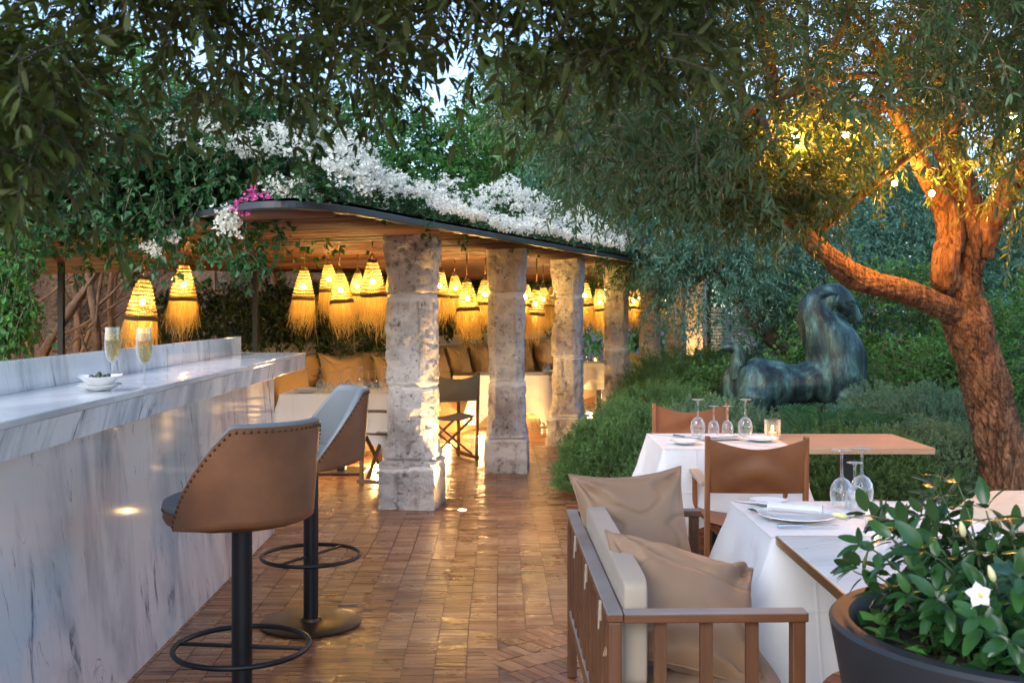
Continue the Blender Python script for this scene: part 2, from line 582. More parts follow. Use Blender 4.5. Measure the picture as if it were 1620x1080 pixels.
# bronze statue
t = NT('patinated bronze')
co = t.coord('Object', (5, 5, 1.6))
n1 = t.noise(co, 1.6, 8, .72, .5)
n2 = t.noise(t.coord('Object', (13, 13, 2.6)), 1.4, 8, .75)
col = t.ramp(n1, [(.36, (.008, .017, .021)), (.47, (.022, .050, .054)), (.57, (.055, .130, .120)), (.70, (.17, .30, .26))])
col = t.mix(t.math('MULTIPLY', t.math('SUBTRACT', .48, n2, True), 5, True), col, (.010, .012, .014))
MAT['bronze_dark'] = simple('dark bronze', (.020, .042, .045), .45, .35, 8, .3, 60, .004, Metallic=.5)
MAT['bronze'] = t.done(t.bsdf(col, .42, t.bump(n2, .35, .012), Metallic=.4))

# olive bark
t = NT('olive bark')
co = t.coord('Object', (16, 16, 3.4))
n1 = t.noise(co, 1.6, 8, .72, .9)
n2 = t.noise(t.coord('Object', (70, 70, 16)), 1, 4, .6)
col = t.ramp(n1, [(.36, (.020, .011, .006)), (.48, (.14, .075, .038)), (.64, (.33, .20, .115))])
hh = t.math('ADD', n1, t.math('MULTIPLY', n2, .3))
MAT['bark'] = t.done(t.bsdf(col, .85, t.bump(hh, 1.0, .035)))

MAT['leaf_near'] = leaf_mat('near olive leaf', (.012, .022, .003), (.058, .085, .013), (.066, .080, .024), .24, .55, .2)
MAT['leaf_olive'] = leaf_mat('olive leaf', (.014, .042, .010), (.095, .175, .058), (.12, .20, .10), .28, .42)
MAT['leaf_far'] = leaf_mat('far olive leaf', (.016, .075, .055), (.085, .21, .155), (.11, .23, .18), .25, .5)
MAT['leaf_green'] = leaf_mat('broad green leaf', (.012, .060, .016), (.11, .31, .065), (.10, .20, .07), .42, .45)
MAT['leaf_bougain'] = leaf_mat('creeper leaf', (.010, .055, .022), (.045, .15, .048), (.04, .10, .04), .3, .4)
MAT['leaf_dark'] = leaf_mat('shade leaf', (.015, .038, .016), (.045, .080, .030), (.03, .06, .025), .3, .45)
MAT['needle'] = leaf_mat('rosemary needle', (.012, .050, .014), (.12, .27, .075), (.14, .25, .10), .2, .5)
MAT['needle_grey'] = leaf_mat('grey green needle', (.045, .115, .065), (.17, .31, .17), (.19, .31, .20), .2, .5)
MAT['leaf_gloss'] = leaf_mat('glossy leaf', (.010, .040, .012), (.036, .115, .026), (.05, .10, .035), .18, .24, .55)
MAT['cycad'] = leaf_mat('cycad leaflet', (.022, .10, .045), (.060, .19, .075), (.05, .14, .06), .2, .3)

# ------------------------------------------------------------------ foliage tools
def unit(a):
    return a / np.maximum(np.linalg.norm(a, axis=-1, keepdims=True), 1e-9)

def rand_dirs(n):
    return unit(rng.normal(size=(n, 3)))

LT = dict(
    olive=(np.array([0, .3, .68, 1.0]), np.array([.12, 1.0, .82, 0])),
    broad=(np.array([0, .36, .74, 1.0]), np.array([.06, 1.0, .60, 0])))

def leaf_geo(P0, D, N, L, W, kind='olive', fold=.25, curl=.18, lod=1):
    """Leaf blades: base P0, along D, face N. Returns V, faces, per-vertex random."""
    n = len(P0)
    D = unit(D)
    S = unit(np.cross(D, N))
    N = np.cross(S, D)
    L = np.broadcast_to(L, (n,))[:, None]
    W = np.broadcast_to(W, (n,))[:, None] * .5
    r = rng.random(n)
    if lod == 0:
        V = np.stack([P0, P0 + D * L * .45 + S * W + N * W * fold, P0 + D * L - N * L * curl, P0 + D * L * .45 - S * W + N * W * fold], 1)
        F = [np.arange(n * 4).reshape(n, 4)]
        return V.reshape(-1, 3), F, np.repeat(r, 4)
    t, w = LT[kind]
    def pt(k, s):
        return P0 + D * L * t[k] - N * L * curl * t[k] ** 2 + S * W * w[k] * s + N * W * fold * w[k] * abs(s)
    V = np.stack([P0, pt(1, 1), pt(1, 0), pt(1, -1), pt(2, 1), pt(2, 0), pt(2, -1), pt(3, 0)], 1)
    b = (np.arange(n) * 8)[:, None]
    Q = np.concatenate([b + np.array([1, 4, 5, 2]), b + np.array([2, 5, 6, 3])])
    T = np.concatenate([b + np.array(x) for x in ([0, 1, 2], [0, 2, 3], [4, 7, 5], [5, 7, 6])])
    return V.reshape(-1, 3), [Q, T], np.repeat(r, 8)

def twigs(mb, wood, A, D, tl, nl, L, W, kind='olive', droop=.4, spread=.9, lod=1, tr=.0016, fold=.25, curl=.15, start=.15, clump=None):
    """Twigs from anchors A along D with nl leaves each; wood gets the twig tubes (or None)."""
    n = len(A)
    D = unit(D)
    tl = np.broadcast_to(tl, (n,))
    s = np.linspace(start, 1, nl)
    side = unit(np.cross(D, rand_dirs(n)))
    oth = np.cross(D, side)
    g = np.array([0, 0, -1.0])
    def pos(u):
        return A + D * (tl * u)[:, None] + g * (tl * droop * u * u)[:, None]
    PP, DD, NN = [], [], []
    for k, u in enumerate(s):
        p = pos(u)
        d = unit(D + g * (2 * droop * u))
        for sg in ((1, -1) if k < nl - 1 else (1, -1, 0)):
            a = rng.normal(0, .5, n) + (PI / 2 if k % 2 else 0)
            sd = side * np.cos(a)[:, None] + oth * np.sin(a)[:, None]
            ld = unit(d * (1.0 - .25 * abs(sg)) + sd * (sg * spread) + rng.normal(0, .18, (n, 3)))
            PP.append(p); DD.append(ld)
            up = unit(np.array([0, 0, 1.0]) + rng.normal(0, .55, (n, 3)))
            NN.append(up)
    PP, DD, NN = map(np.concatenate, (PP, DD, NN))
    m = len(PP)
    LL = L * rng.uniform(.65, 1.2, m)
    WW = W * rng.uniform(.75, 1.2, m)
    V, F, r = leaf_geo(PP, DD, NN, LL, WW, kind, fold, curl, lod)
    if clump is not None:
        r = np.clip(r * .6 + .4 * (clump(V) * .5 + .5), 0, 1)
    mb.add(V, F, r)
    if wood is not None:
        K = 5
        us = np.linspace(0, 1, K)
        ring = []
        for u in us:
            p = pos(u)
            rr = tr * (1.25 - u)
            ring.append(np.stack([p + side * rr, p + (oth * .87 - side * .5) * rr, p + (-oth * .87 - side * .5) * rr], 1))
        V = np.stack(ring, 1).reshape(-1, 3)          # n,K,3
        idx = np.arange(n * K * 3).reshape(n, K, 3)
        nx = np.roll(idx, -1, 2)
        q = np.stack([idx[:, :-1], nx[:, :-1], nx[:, 1:], idx[:, 1:]], -1).reshape(-1, 4)
        wood.add(V, [q])

def frustum(n, x0, x1, ylo, ytop, Y0, Y1, gap=None, gs=1.2, seed=1):
    """Random points of the volume seen between photo columns x0..x1, rows ytop..ylo(x), at distances Y0..Y1; gap>-1 leaves holes."""
    out = []
    tot = 0
    while tot < n:
        k = n * 2
        x = rng.uniform(x0, x1, k)
        Y = (rng.uniform(Y0 ** 2, Y1 ** 2, k)) ** .5
        yl = ylo(x) if callable(ylo) else np.full(k, float(ylo))
        y = ytop + (yl - ytop) * rng.random(k)
        p = np.stack([(x - CX) / FPX * Y, Y, CAMH - (y - HZ) / FPX * Y], 1)
        if gap is not None:
            p = p[fbm(p, gs, 2, seed) > gap]
        out.append(p)
        tot += len(p)
    return np.concatenate(out)[:n]

def blob_pts(n, blobs, shell=.55, gap=None, gs=2.0, seed=3):
    """Points in a union of ellipsoids (c, r), denser near the skin."""
    vol = np.array([b[1][0] * b[1][1] * b[1][2] for b in blobs]) ** .67
    pick = rng.choice(len(blobs), n * 2, p=vol / vol.sum())
    c = np.array([b[0] for b in blobs])[pick]
    r = np.array([b[1] for b in blobs])[pick]
    d = rand_dirs(n * 2)
    u = rng.uniform(shell ** 3, 1, n * 2) ** (1 / 3)
    u = u * (1 + .22 * vnoise(c + d * r, 2.2, seed))
    p = c + d * r * u[:, None]
    if gap is not None:
        k = fbm(p, gs, 2, seed) > gap
        p, d = p[k], d[k]
    return p[:n], d[:n]

# ------------------------------------------------------------------ ground, terrace, bed
gm = MB()
gm.add([(-300, -300, -.06), (300, -300, -.06), (300, 300, -.06), (-300, 300, -.06)], [np.array([(0, 1, 2, 3)])])
tag(gm.build('ground', MAT['soil']), 'dark bare garden soil under everything', 'ground', kind='structure')

ROW0 = np.array([-.73, 7.78]); RU = np.array([.36, .933]); RN = np.array([-.933, .36])     # column row: start, direction, inward normal
def row_d(x, y):
    return (x - ROW0[0]) * RN[0] + (y - ROW0[1]) * RN[1]

fm = MB()
fm.add([(-9, -2, -.0045), (9, -2, -.0045), (9, 26, -.0045), (-9, 26, -.0045)], [np.array([(0, 1, 2, 3)])])
floor = fm.build('floor', MAT['mortar'])
tag(floor, 'worn glazed terracotta brick terrace with dark joints', 'floor', kind='structure')

def brick_field(x0, x1, y0, y1, bw, bh, keep, rot=0.0, org=(0, 0), herring=False):
    xs = np.arange(x0, x1, bw)
    ys = np.arange(y0, y1, bh)
    X, Y = np.meshgrid(xs, ys, indexing='ij')
    col = np.arange(len(xs))[:, None]
    joff = rng.uniform(0, bh, len(xs))[:, None]
    Y = Y + joff
    L = np.full(X.shape, bw) ; H = np.full(X.shape, bh)
    X = X + .012 * vnoise(np.stack([X * 0 + col * .12, Y * .6, X * 0], -1), 1.0, 3)
    cx, cy = X + bw / 2, Y + bh / 2
    if herring:
        cx2, cy2 = cx.copy(), cy.copy()
    c, s = math.cos(rot), math.sin(rot)
    wx, wy = org[0] + c * cx - s * cy, org[1] + s * cx + c * cy
    k = keep(wx, wy)
    wx, wy = wx[k], wy[k]
    n = len(wx)
    hw = bw / 2 - .0002 - rng.uniform(0, .0009, n)
    hh = bh / 2 - .0003 - rng.uniform(0, .0020, n)
    yaw = rot + rng.normal(0, .008, n)
    z = rng.normal(0, .0007, n) + .0035 * vnoise(np.stack([wx, wy, wx * 0], -1), 1.3, 5)
    tx, ty = rng.normal(0, .007, n), rng.normal(0, .011, n)
    V = np.zeros((n, 8, 3))
    b = .0012
    for j, (sx, sy) in enumerate(((-1, -1), (1, -1), (1, 1), (-1, 1))):
        lx, ly = sx * (hw - b), sy * (hh - b)
        V[:, j, 0] = wx + np.cos(yaw) * lx - np.sin(yaw) * ly
        V[:, j, 1] = wy + np.sin(yaw) * lx + np.cos(yaw) * ly
        V[:, j, 2] = z + tx * lx + ty * ly
        lx, ly = sx * hw, sy * hh
        V[:, 4 + j, 0] = wx + np.cos(yaw) * lx - np.sin(yaw) * ly
        V[:, 4 + j, 1] = wy + np.sin(yaw) * lx + np.cos(yaw) * ly
        V[:, 4 + j, 2] = -.009
    base = (np.arange(n) * 8)[:, None]
    Q = [base + np.array([0, 1, 2, 3])]
    for j in range(4):
        Q.append(base + np.array([j, 4 + j, 4 + (j + 1) % 4, (j + 1) % 4])[[0, 1, 2, 3]])
    r = rng.random(n) * .75 + .25 * (vnoise(np.stack([wx, wy, wx * 0], -1), .9, 9) * .5 + .5)
    return V.reshape(-1, 3), [np.concatenate(Q)], np.repeat(r, 8)

def herr_zone(x, y):       # right of the dining edge the bricks turn diagonal
    return (y < 4.62 - (x + .15) * -.9) & (x + (y - 4.2) * .35 > .02) & (y < 5.2)
bm_ = MB()
keep_main = lambda x, y: (x > -4.6) & (y > .8) & (y < 22) & (row_d(x, y) > -3.2 + np.where(y < 7.8, -6, 0)) & (row_d(x, y) < 4.0) & ~herr_zone(x, y) & (x < 4.2)
V, F, r = brick_field(-6.02, 6, .5, 23, .134, .046, keep_main, rot=.016)
bm_.add(V, F, r)
V, F, r = brick_field(-5, 6, -5, 6, .134, .046, herr_zone, rot=R(-52), org=(.6, 3.2))
bm_.add(V, F, r)
bricks = bm_.build('bricks', MAT['brick'], floor)

# planting bed: a low mound of soil right of the path
xs = np.linspace(-.1, 16, 80); ys = np.linspace(6.6, 30, 90)
GX, GY = np.meshgrid(xs, ys, indexing='ij')
e = -row_d(GX, GY) - 1.2                      # distance into the bed from its edge
e2 = np.minimum(e, GY - 7.0)
h = np.clip(e2 / .5, 0, 1)
GZ = -.05 + .16 * h * h * (3 - 2 * h) + .25 * np.clip(e2 / 4, 0, 1) + .03 * vnoise(np.stack([GX, GY, GX * 0], -1), 2.5, 2) * h
bed = MB().grid(np.stack([GX, GY, GZ], -1))
tag(bed.build('planting_bed', MAT['soil'], smooth=True), 'raised soil bed under the shrubs and statue', 'planting bed', kind='structure')

# ------------------------------------------------------------------ marble bar
BAR_A = .0185
bar = thing('bar_counter', 'long white veined marble bar with raised back ledge', 'bar', (-1.551, 4.23, 0), BAR_A)
Y0, Y1 = -3.6, 2.80
# front panels with hairline seams
m = MB(); yy = Y1
for L in (1.05, 2.1, 3.4):
    y2 = max(Y0, yy - L)
    m.box((-.02, (yy + y2) / 2, .55), (.04, yy - y2 - .0020, 1.098))
    yy = y2
m.box((-.36, Y1 - .021, .55), (.62, .04, 1.098))
m.build('front_panel', MAT['marble'], bar)
m = MB(); m.box((-.36, (Y0 + Y1) / 2 - .03, .54), (.58, Y1 - Y0 - .1, 1.07))
m.build('core', MAT['mortar'], bar)
OV = .205
m = MB(); yy = Y1 + .03
for L in (.42, .50, .12, 1.1, 1.4, 3.0):
    y2 = max(Y0, yy - L)
    m.box((OV - .02, (yy + y2) / 2, 1.147), (.036, yy - y2 - .0015, .083))
    yy = y2
# end fascia, slightly skewed like the end of the slab
m.bar((OV - .04, Y1 + .022, 1.147), (-.62, Y1 + .10, 1.147), .03, .083)
m.build('fascia', MAT['marble_edge'], bar, bevel=.0015)
m = MB()
V = []
for z in (1.189, 1.212):
    V += [(OV + .002, Y0, z), (OV + .002, Y1 + .032, z), (-.63, Y1 + .122, z), (-.63, Y0, z)]
m.add(V, [np.array([(3, 2, 1, 0), (4, 5, 6, 7), (0, 1, 5, 4), (1, 2, 6, 5), (2, 3, 7, 6), (3, 0, 4, 7)])])
m.build('countertop', MAT['marble_top'], bar, bevel=.004)
m = MB()
yy = 2.66
for L in (2.2, 1.9, 2.2):
    y2 = max(Y0, yy - L)
    m.box((-.185 + -.02, (yy + y2) / 2, 1.268), (.035, yy - y2 - .0015, .112))
    yy = y2
m.build('back_ledge', MAT['marble'], bar, bevel=.002)

# ------------------------------------------------------------------ bar stools
def stool(label, loc, rz):
    s = thing('bar_stool', label, 'bar stool', loc, rz, 'bar stools at the marble bar')
    MB().lathe([(0.0, .001), (.232, .001), (.240, .004), (.240, .010), (.234, .014), (.05, .016), (.045, .03), (.0, .03)], 64).build('base_plate', MAT['bronze_plate'], s, True, angle=40)
    MB().lathe([(.0355, .016), (.0355, .735), (0, .735)], 32).build('pole', MAT['black_metal'], s, True, angle=40)
    a = np.linspace(0, 2 * PI, 56, endpoint=False)
    MB().tube(np.stack([.232 * np.cos(a), .232 * np.sin(a), 0 * a + .325], 1), .0095, 10, closed=True).build('foot_ring', MAT['black_metal'], s, True)
    m = MB()
    m.bar((.235 * math.cos(.6), .235 * math.sin(.6), .325), (-.235 * math.cos(.6), -.235 * math.sin(.6), .325), .016, .012)
    m.build('foot_bar', MAT['black_metal'], s, bevel=.003)
    # tub backrest: rows up, columns round; the back stands at +x, the open side at -x
    TH = 106
    th = np.radians(np.linspace(-TH, TH, 72))
    def rim(tt):
        d = abs(np.degrees(tt))
        u = np.clip((d - 42) / (TH - 42), 0, 1)
        f = np.clip((d - 40) / 30, 0, 1)
        k = u ** 1.12
        return 1.116 - .345 * k - .006 * f
    def prof_r(q, zz):
        return .238 - .10 * np.clip(1 - q / .10, 0, 1) ** 1.6 + .026 * np.clip((zz - .75) / .37, 0, 1)
    def shell(off, zb):
        rows = []
        for q in np.concatenate([np.linspace(0, .1, 6), np.linspace(.16, 1, 14)]):
            zz = zb + (rim(th) - zb) * q
            rr = prof_r(q, zz) + off
            ex = 1.0 + .06 * np.cos(th)
            rows.append(np.stack([rr * ex * np.cos(th) + .0, rr * 1.02 * np.sin(th), zz], 1))
        return np.array(rows)
    outer, inner = shell(0, .752), shell(-.034, .762)
    b = MB().grid(outer).build('backrest', MAT['stool_back'], s, True)
    # inner face, rim roll and side closings
    mid = (outer[-1] + inner[-1]) / 2 + np.array([0, 0, .012])
    q1 = (outer[-1] * .85 + inner[-1] * .15) + np.array([0, 0, .008])
    q2 = (outer[-1] * .15 + inner[-1] * .85) + np.array([0, 0, .008])
    m = MB()
    m.grid(np.concatenate([outer[-1:], q1[None], mid[None], q2[None], inner[::-1]]))
    for e in (0, -1):
        m.grid(np.stack([outer[:, e], (outer[:, e] + inner[:, e]) / 2 + np.array([-.008, 0, 0]), inner[:, e]], 0))
    m.grid(np.stack([outer[0], inner[0] * np.array([.3, .3, 1])], 0))
    m.build('inner_padding', MAT['stool_in'], s, True)
    # nailheads along the rim, 9 mm below it
    m = MB()
    line = []
    for tt in np.radians(np.linspace(-TH + 1.5, TH - 1.5, 400)):
        zz = rim(tt) - .014
        rr = .2385 + .026 * min(1, max(0, (zz - .75) / .37))
        ex = 1 + .06 * math.cos(tt)
        line.append((rr * ex * math.cos(tt), rr * 1.02 * math.sin(tt), zz))
    line = np.array(line)
    sl = np.concatenate([[0], np.cumsum(np.linalg.norm(np.diff(line, axis=0), axis=1))])
    for d in np.arange(.012, sl[-1], .0235):
        p = np.array([np.interp(d, sl, line[:, k]) for k in range(3)])
        m.ball(p, .0052, 8, 6)
    m.build('nailhead_trim', MAT['stud'], b, True)
    # seat cushion
    def seat_part(prof):
        m = MB().lathe(prof, 56)
        V = m.v[0]
        V[:, 0] = V[:, 0] * 1.16 - .082
        V[:, 0] *= np.where(V[:, 0] > .05, .85, 1.0)
        return m
    seat = seat_part([(.212, .800), (.217, .812), (.212, .828), (.19, .840), (.10, .848), (0, .85)]).build('seat', MAT['stool_in'], s, True, angle=60)
    seat_part([(0, .748), (.18, .748), (.206, .756), (.214, .772), (.213, .799), (.10, .799)]).build('seat_band', MAT['stool_back'], seat, True, angle=60)
    m = MB()
    a = np.linspace(0, 2 * PI, 64, endpoint=False)
    px = .2155 * np.cos(a) * 1.16 - .082
    px *= np.where(px > .05, .85, 1.0)
    m.tube(np.stack([px, .2155 * np.sin(a), 0 * a + .7995], 1), .003, 6, closed=True).build('piping', MAT['stool_back'], seat, True)
    return s
stool('brown leather tub bar stool at near end of marble bar, back turned to viewer', (-.945, 3.65, 0), R(-41))
stool('bar stool turned to show its grey inside, at far end of bar', (-.964, 5.0, 0), R(26))

# ------------------------------------------------------------------ on the bar
def flute(label, loc):
    f = thing('champagne_flute', label, 'champagne flute', loc, 0, 'champagne flutes on the bar')
    MB().lathe([(0, .001), (.034, .001), (.034, .0025), (.012, .006), (.0045, .012), (.0040, .075), (.006, .088), (.016, .098), (.0245, .118), (.0285, .145), (.0280, .180), (.0255, .222),
                (.0247, .222), (.0272, .180), (.0276, .146), (.0236, .119), (.015, .100), (.003, .092), (0, .092)], 32).build('glass', MAT['glass'], f, True, angle=50)
    MB().lathe([(0, .0935), (.003, .0936), (.0148, .1016), (.0232, .120), (.0271, .146), (.0267, .180), (.0253, .199), (0, .199)], 32).build('champagne', MAT['champ'], f, True, angle=50)
    return f
ZB = 1.2125
flute('filled champagne flute behind the olive bowl, against the ledge', P(178, 597, 3.93).xy.to_3d() + Vector((0, 0, ZB)))
flute('filled champagne flute standing nearer the stools, clear of the bowl', P(228, 600, 3.83).xy.to_3d() + Vector((0, 0, ZB)))

def square_bowl(name, label, loc, w, h, rz, z0=0):
    """Shallow square-mouthed bowl with flared corners."""
    rows = []
    a = np.linspace(0, 2 * PI, 48, endpoint=False)
    def ringp(r, z, sq):
        ca, sa = np.cos(a), np.sin(a)
        k = (np.abs(ca) ** sq + np.abs(sa) ** sq) ** (-1 / sq)
        lift = .002 * (np.abs(np.sin(2 * a)) ** 2) * (r / w * 2)
        return np.stack([r * k * ca, r * k * sa, z + lift * 2], 1)
    for r, z, sq in ((.001, 0.004, 2), (w * .22, .001, 2), (w * .26, .001, 2), (w * .32, h * .35, 2.6), (w * .43, h * .8, 4), (w * .5, h, 6), (w * .485, h * 1.0, 6), (w * .41, h * .80, 4), (w * .30, h * .42, 2.6), (w * .2, h * .25, 2), (.001, h * .22, 2)):
        rows.append(ringp(r, z, sq))
    o = MB().grid(np.array(rows), closed_u=True).build(name, MAT['ceramic'], None, True)
    o.location = loc
    o.rotation_euler = (0, 0, rz)
    tag(o, label, 'bowl' if 'bowl' in name else 'saucer')
    return o
pb = P(157, 601, 3.72)
square_bowl('saucer', 'white square saucer under the olive bowl on the bar', (pb.x, pb.y, ZB), .148, .020, R(12))
square_bowl('olive_bowl', 'white square bowl of green olives stacked on the saucer', (pb.x + .002, pb.y, ZB + .017), .150, .034, R(20))
om = None
for k, (dx, dy, dz) in enumerate(((-.028, .0, .020), (-.012, .016, .022), (.004, -.012, .021), (.017, .014, .020), (.031, .004, .023), (-.016, -.018, .019), (.0, .002, .029), (.022, -.016, .019))):
    if om is None:
        om = MB().ball((0, 0, 0), (.0105, .0088, .0088), 14, 10).build('olive', MAT['olive'], None, True)
        o = om
    else:
        o = om.copy(); C.objects.link(o)
    o.location = (pb.x + dx, pb.y + dy, ZB + .028 + dz)
    o.rotation_euler = (.3 * k, .2 * k, 1.1 * k)
    tag(o, 'green olive in the small white bowl on the bar', 'olive', 'olives heaped in the bowl')

# ------------------------------------------------------------------ stone columns
def column(k, px, ybase, w, label, N=72, M=150, hi=2.09):
    Y = (CAMH * FPX) / (ybase - HZ) + w * .55
    X = (px - CX) / FPX * Y
    c = thing('stone_column', label, 'stone column', (X, Y, 0), R(-8 + 6 * math.sin(k * 2.3)), 'old stone columns along the terrace')
    r0 = random.Random(k * 5 + 2)
    zb = .31 + r0.uniform(-.03, .06)
    joints = [zb] + [j + r0.uniform(-.14, .14) for j in (.93, 1.60)]
    if k == 0: joints = [.315, .92, 1.60]
    zcap = joints[2] + .02
    a = np.linspace(0, 2 * PI, N, endpoint=False)
    def sect(z):
        """half-width, chamfer, for height z"""
        base = np.clip((zb - z) / .012, 0, 1)
        fl = np.clip((z - zb) / .17, 0, 1)
        cap = np.clip((z - 1.80) / .16, 0, 1)
        hw = w / 2 * (1 + .205 * base + (1 - base) * .16 * (1 - fl) ** 1.5 + .07 * cap ** 1.4)
        ch = (.04 * base + (1 - base) * (.18 + .22 * fl)) * (1 - .55 * cap)
        return hw, ch
    def part_(name, z0, z1, m):
        zs = np.linspace(z0, z1, m)
        hw, ch = sect(zs)
        ca, sa = np.cos(a)[None], np.sin(a)[None]
        sq = 1 / np.maximum(np.abs(ca), np.abs(sa))
        dg = (2 - ch[:, None]) / (np.abs(ca) + np.abs(sa))
        rr = hw[:, None] * np.minimum(sq, dg)
        X_, Y_ = rr * ca, rr * sa
        V = np.stack([X_, Y_, np.broadcast_to(zs[:, None], X_.shape)], -1)
        q = V + np.array([k * 7.3, k * 3.1, 0])
        n = .007 * fbm(q, 3.2, 3, k) + .009 * fbm(q, 16, 4, k + 5) - .022 * np.clip(vnoise(q, 26, 9) - .35, 0, 1) * 2
        jd = np.min(np.abs(zs[:, None] + .012 * fbm(q, 7, 2, 8) - np.array(joints)[:, None, None].transpose(0, 1, 2)), axis=0) if False else \
            np.min([np.abs(zs[:, None] + .014 * fbm(q, 7, 2, 8) - j) for j in joints], axis=0)
        seg = np.searchsorted(np.array(joints), zs)
        n = n - .015 * np.exp(-(jd / .011) ** 2) + np.array([.0, .004, -.003, .003, 0])[seg][:, None] * (1 if k % 2 else -1)
        V[..., 0] += np.array([.0, .003, -.003, .002, 0])[seg][:, None]
        edge = .018 * (np.clip((.02 - (zs - z0)) / .02, 0, 1) + np.clip((.02 - (z1 - zs)) / .02, 0, 1))[:, None]
        n = n - edge
        f = 1 + n / rr
        V[..., 0] *= f; V[..., 1] *= f
        lime = np.clip(1 - jd / (.045 + .03 * r0.random()), 0, 1) ** .8
        if k in (0, 1) and name == 'base_block' and k == 1:
            lime = np.maximum(lime, .75 * np.clip(1.2 - np.hypot(Y_ + .2, (zs[:, None] - .2) * 1.2) / .20, 0, 1))
        mb = MB().grid(V, closed_u=True, rnd=lime.ravel())
        for ii, zz in ((0, z0), (m - 1, z1)):
            ring = V[ii]
            cen = np.array([[0, 0, zz]])
            vv = np.concatenate([ring, cen])
            i = np.arange(N)
            tri = np.stack([i, np.roll(i, -1), np.full(N, N)], 1)
            mb.add(vv, [tri if ii else tri[:, ::-1]], 0.0)
        return mb.build(name, MAT['stone'], c, True, angle=28)
    s = (M if k < 3 else M // 2)
    part_('base_block', -.02, zb - .001, s // 4)
    part_('shaft', zb + .001, zcap - .001, s)
    part_('capital', zcap + .001, hi, s // 3)
    return c
COLS = []
for k, (px, yb, w, lab) in enumerate((
    (653, 806, .365, 'rough stone column nearest the bar, in front of the others'),
    (802, 748, .335, 'stone column second from the bar, white lime smeared over its foot'),
    (898, 706, .325, 'darker stone column third from the bar, white band above its foot'),
    (975, 676, .310, 'stone column brightly lit on its right side, beside the low shrubs'),
    (1029, 654, .300, 'stone column partly behind olive leaves, just past the brightly lit one'),
    (1070, 638, .300, 'reddish stone column half hidden by shrubs near the far wall'))):
    COLS.append(column(k, px, yb, w, lab))

# ------------------------------------------------------------------ pergola roof
FRONT = [(-7, 7.5), (-4.2, 7.3), (-2.9, 7.1), (-2.2, 6.85), (-1.85, 6.52), (-1.6, 6.22), (-1.40, 6.06), (-1.20, 6.10), (-1.02, 6.36), (-.84, 6.82), (-.62, 7.42), (.38, 10.0), (1.55, 13.05), (3.84, 19.0)]
BACK = [(.9, 20.1), (-2.45, 12.0), (-3.2, 11.2), (-4.6, 10.6), (-7, 10.4)]
def ceil_z(x, y):
    return 2.115 - .042 * np.clip(row_d(x, y), -.5, 5)
perg = thing('pergola', 'cane ceilinged pergola roof with a curved dark steel edge', 'pergola', (0, 0, 0))
def smooth_path(pts, n=6):
    pts = np.array(pts, float)
    out = []
    for i in range(len(pts) - 1):
        p0, p1, p2, p3 = pts[max(i - 1, 0)], pts[i], pts[i + 1], pts[min(i + 2, len(pts) - 1)]
        for t_ in np.linspace(0, 1, n, endpoint=False):
            out.append(.5 * ((2 * p1) + (-p0 + p2) * t_ + (2 * p0 - 5 * p1 + 4 * p2 - p3) * t_ ** 2 + (-p0 + 3 * p1 - 3 * p2 + p3) * t_ ** 3))
    out.append(pts[-1])
    return np.array(out)
fr = smooth_path(FRONT)
poly = np.concatenate([fr, np.array(BACK)])
m = MB()
for y in np.arange(6.30, 19.9, .235):
    xs_ = []
    for i in range(len(poly)):
        (x1, y1), (x2, y2) = poly[i], poly[(i + 1) % len(poly)]
        if (y1 - y) * (y2 - y) < 0:
            xs_.append(x1 + (x2 - x1) * (y - y1) / (y2 - y1))
    xs_.sort()
    for a_, b_ in zip(xs_[::2], xs_[1::2]):
        if b_ - a_ < .05: continue
        nseg = max(2, int((b_ - a_) / .7))
        px_ = np.linspace(a_ + .02, b_ - .03, nseg + 1)
        py_ = y + rng.normal(0, .003, nseg + 1)
        pz_ = ceil_z(px_, py_) + rng.normal(0, .004, nseg + 1) - .012
        m.tube(np.stack([px_, py_, pz_], 1), .082 + rng.uniform(-.008, .008), 8, rnd=rng.random())
        vb = m.v[-1]; zc_ = ceil_z(vb[:, 0], vb[:, 1]) - .012
        vb[:, 2] = zc_ + (vb[:, 2] - zc_) * .55
m.build('cane_ceiling', MAT['reed'], perg, True)
bmr = bmesh.new()
for dz in (.018, .030):
    vs = [bmr.verts.new((x, y, float(ceil_z(x, y)) + dz)) for x, y in poly]
    f_ = bmr.faces.new(vs)
    bmesh.ops.triangulate(bmr, faces=[f_])
me = bpy.data.meshes.new('roof_mat'); bmr.to_mesh(me); bmr.free()
me.materials.append(MAT['reed_mat'])
o = bpy.data.objects.new('roof_mat', me); C.objects.link(o); o.parent = perg
m = MB()
T = np.gradient(fr, axis=0); T = unit(np.c_[T, np.zeros(len(T))])
Nn = np.stack([T[:, 1], -T[:, 0]], 1)
rows = []
for off, dz in ((.0, -.004), (.035, -.004), (.04, 0), (.04, .034), (.035, .039), (0, .039), (-.05, .038), (-.05, -.004)):
    rows.append(np.c_[fr + Nn * off, np.full(len(fr), 2.090) + dz])
rows.append(rows[0])
m.grid(np.array(rows))
m.build('edge_beam', MAT['steel'], perg, False)
m = MB()
for (a_, b_) in (((-2.95, 7.0), (-4.4, 7.25)), ):
    m.bar((*a_, 2.06), (*b_, 2.06), .05, .04)
m.build('fascia_batten', MAT['teak_x'], perg)
for (px, Y) in ((97, 9.2), (404, 10.4)):
    q = P(px, 500, Y)
    MB().box((q.x, q.y, .98), (.05, .05, 1.96)).build('post', MAT['black_metal'], perg, bevel=.004)

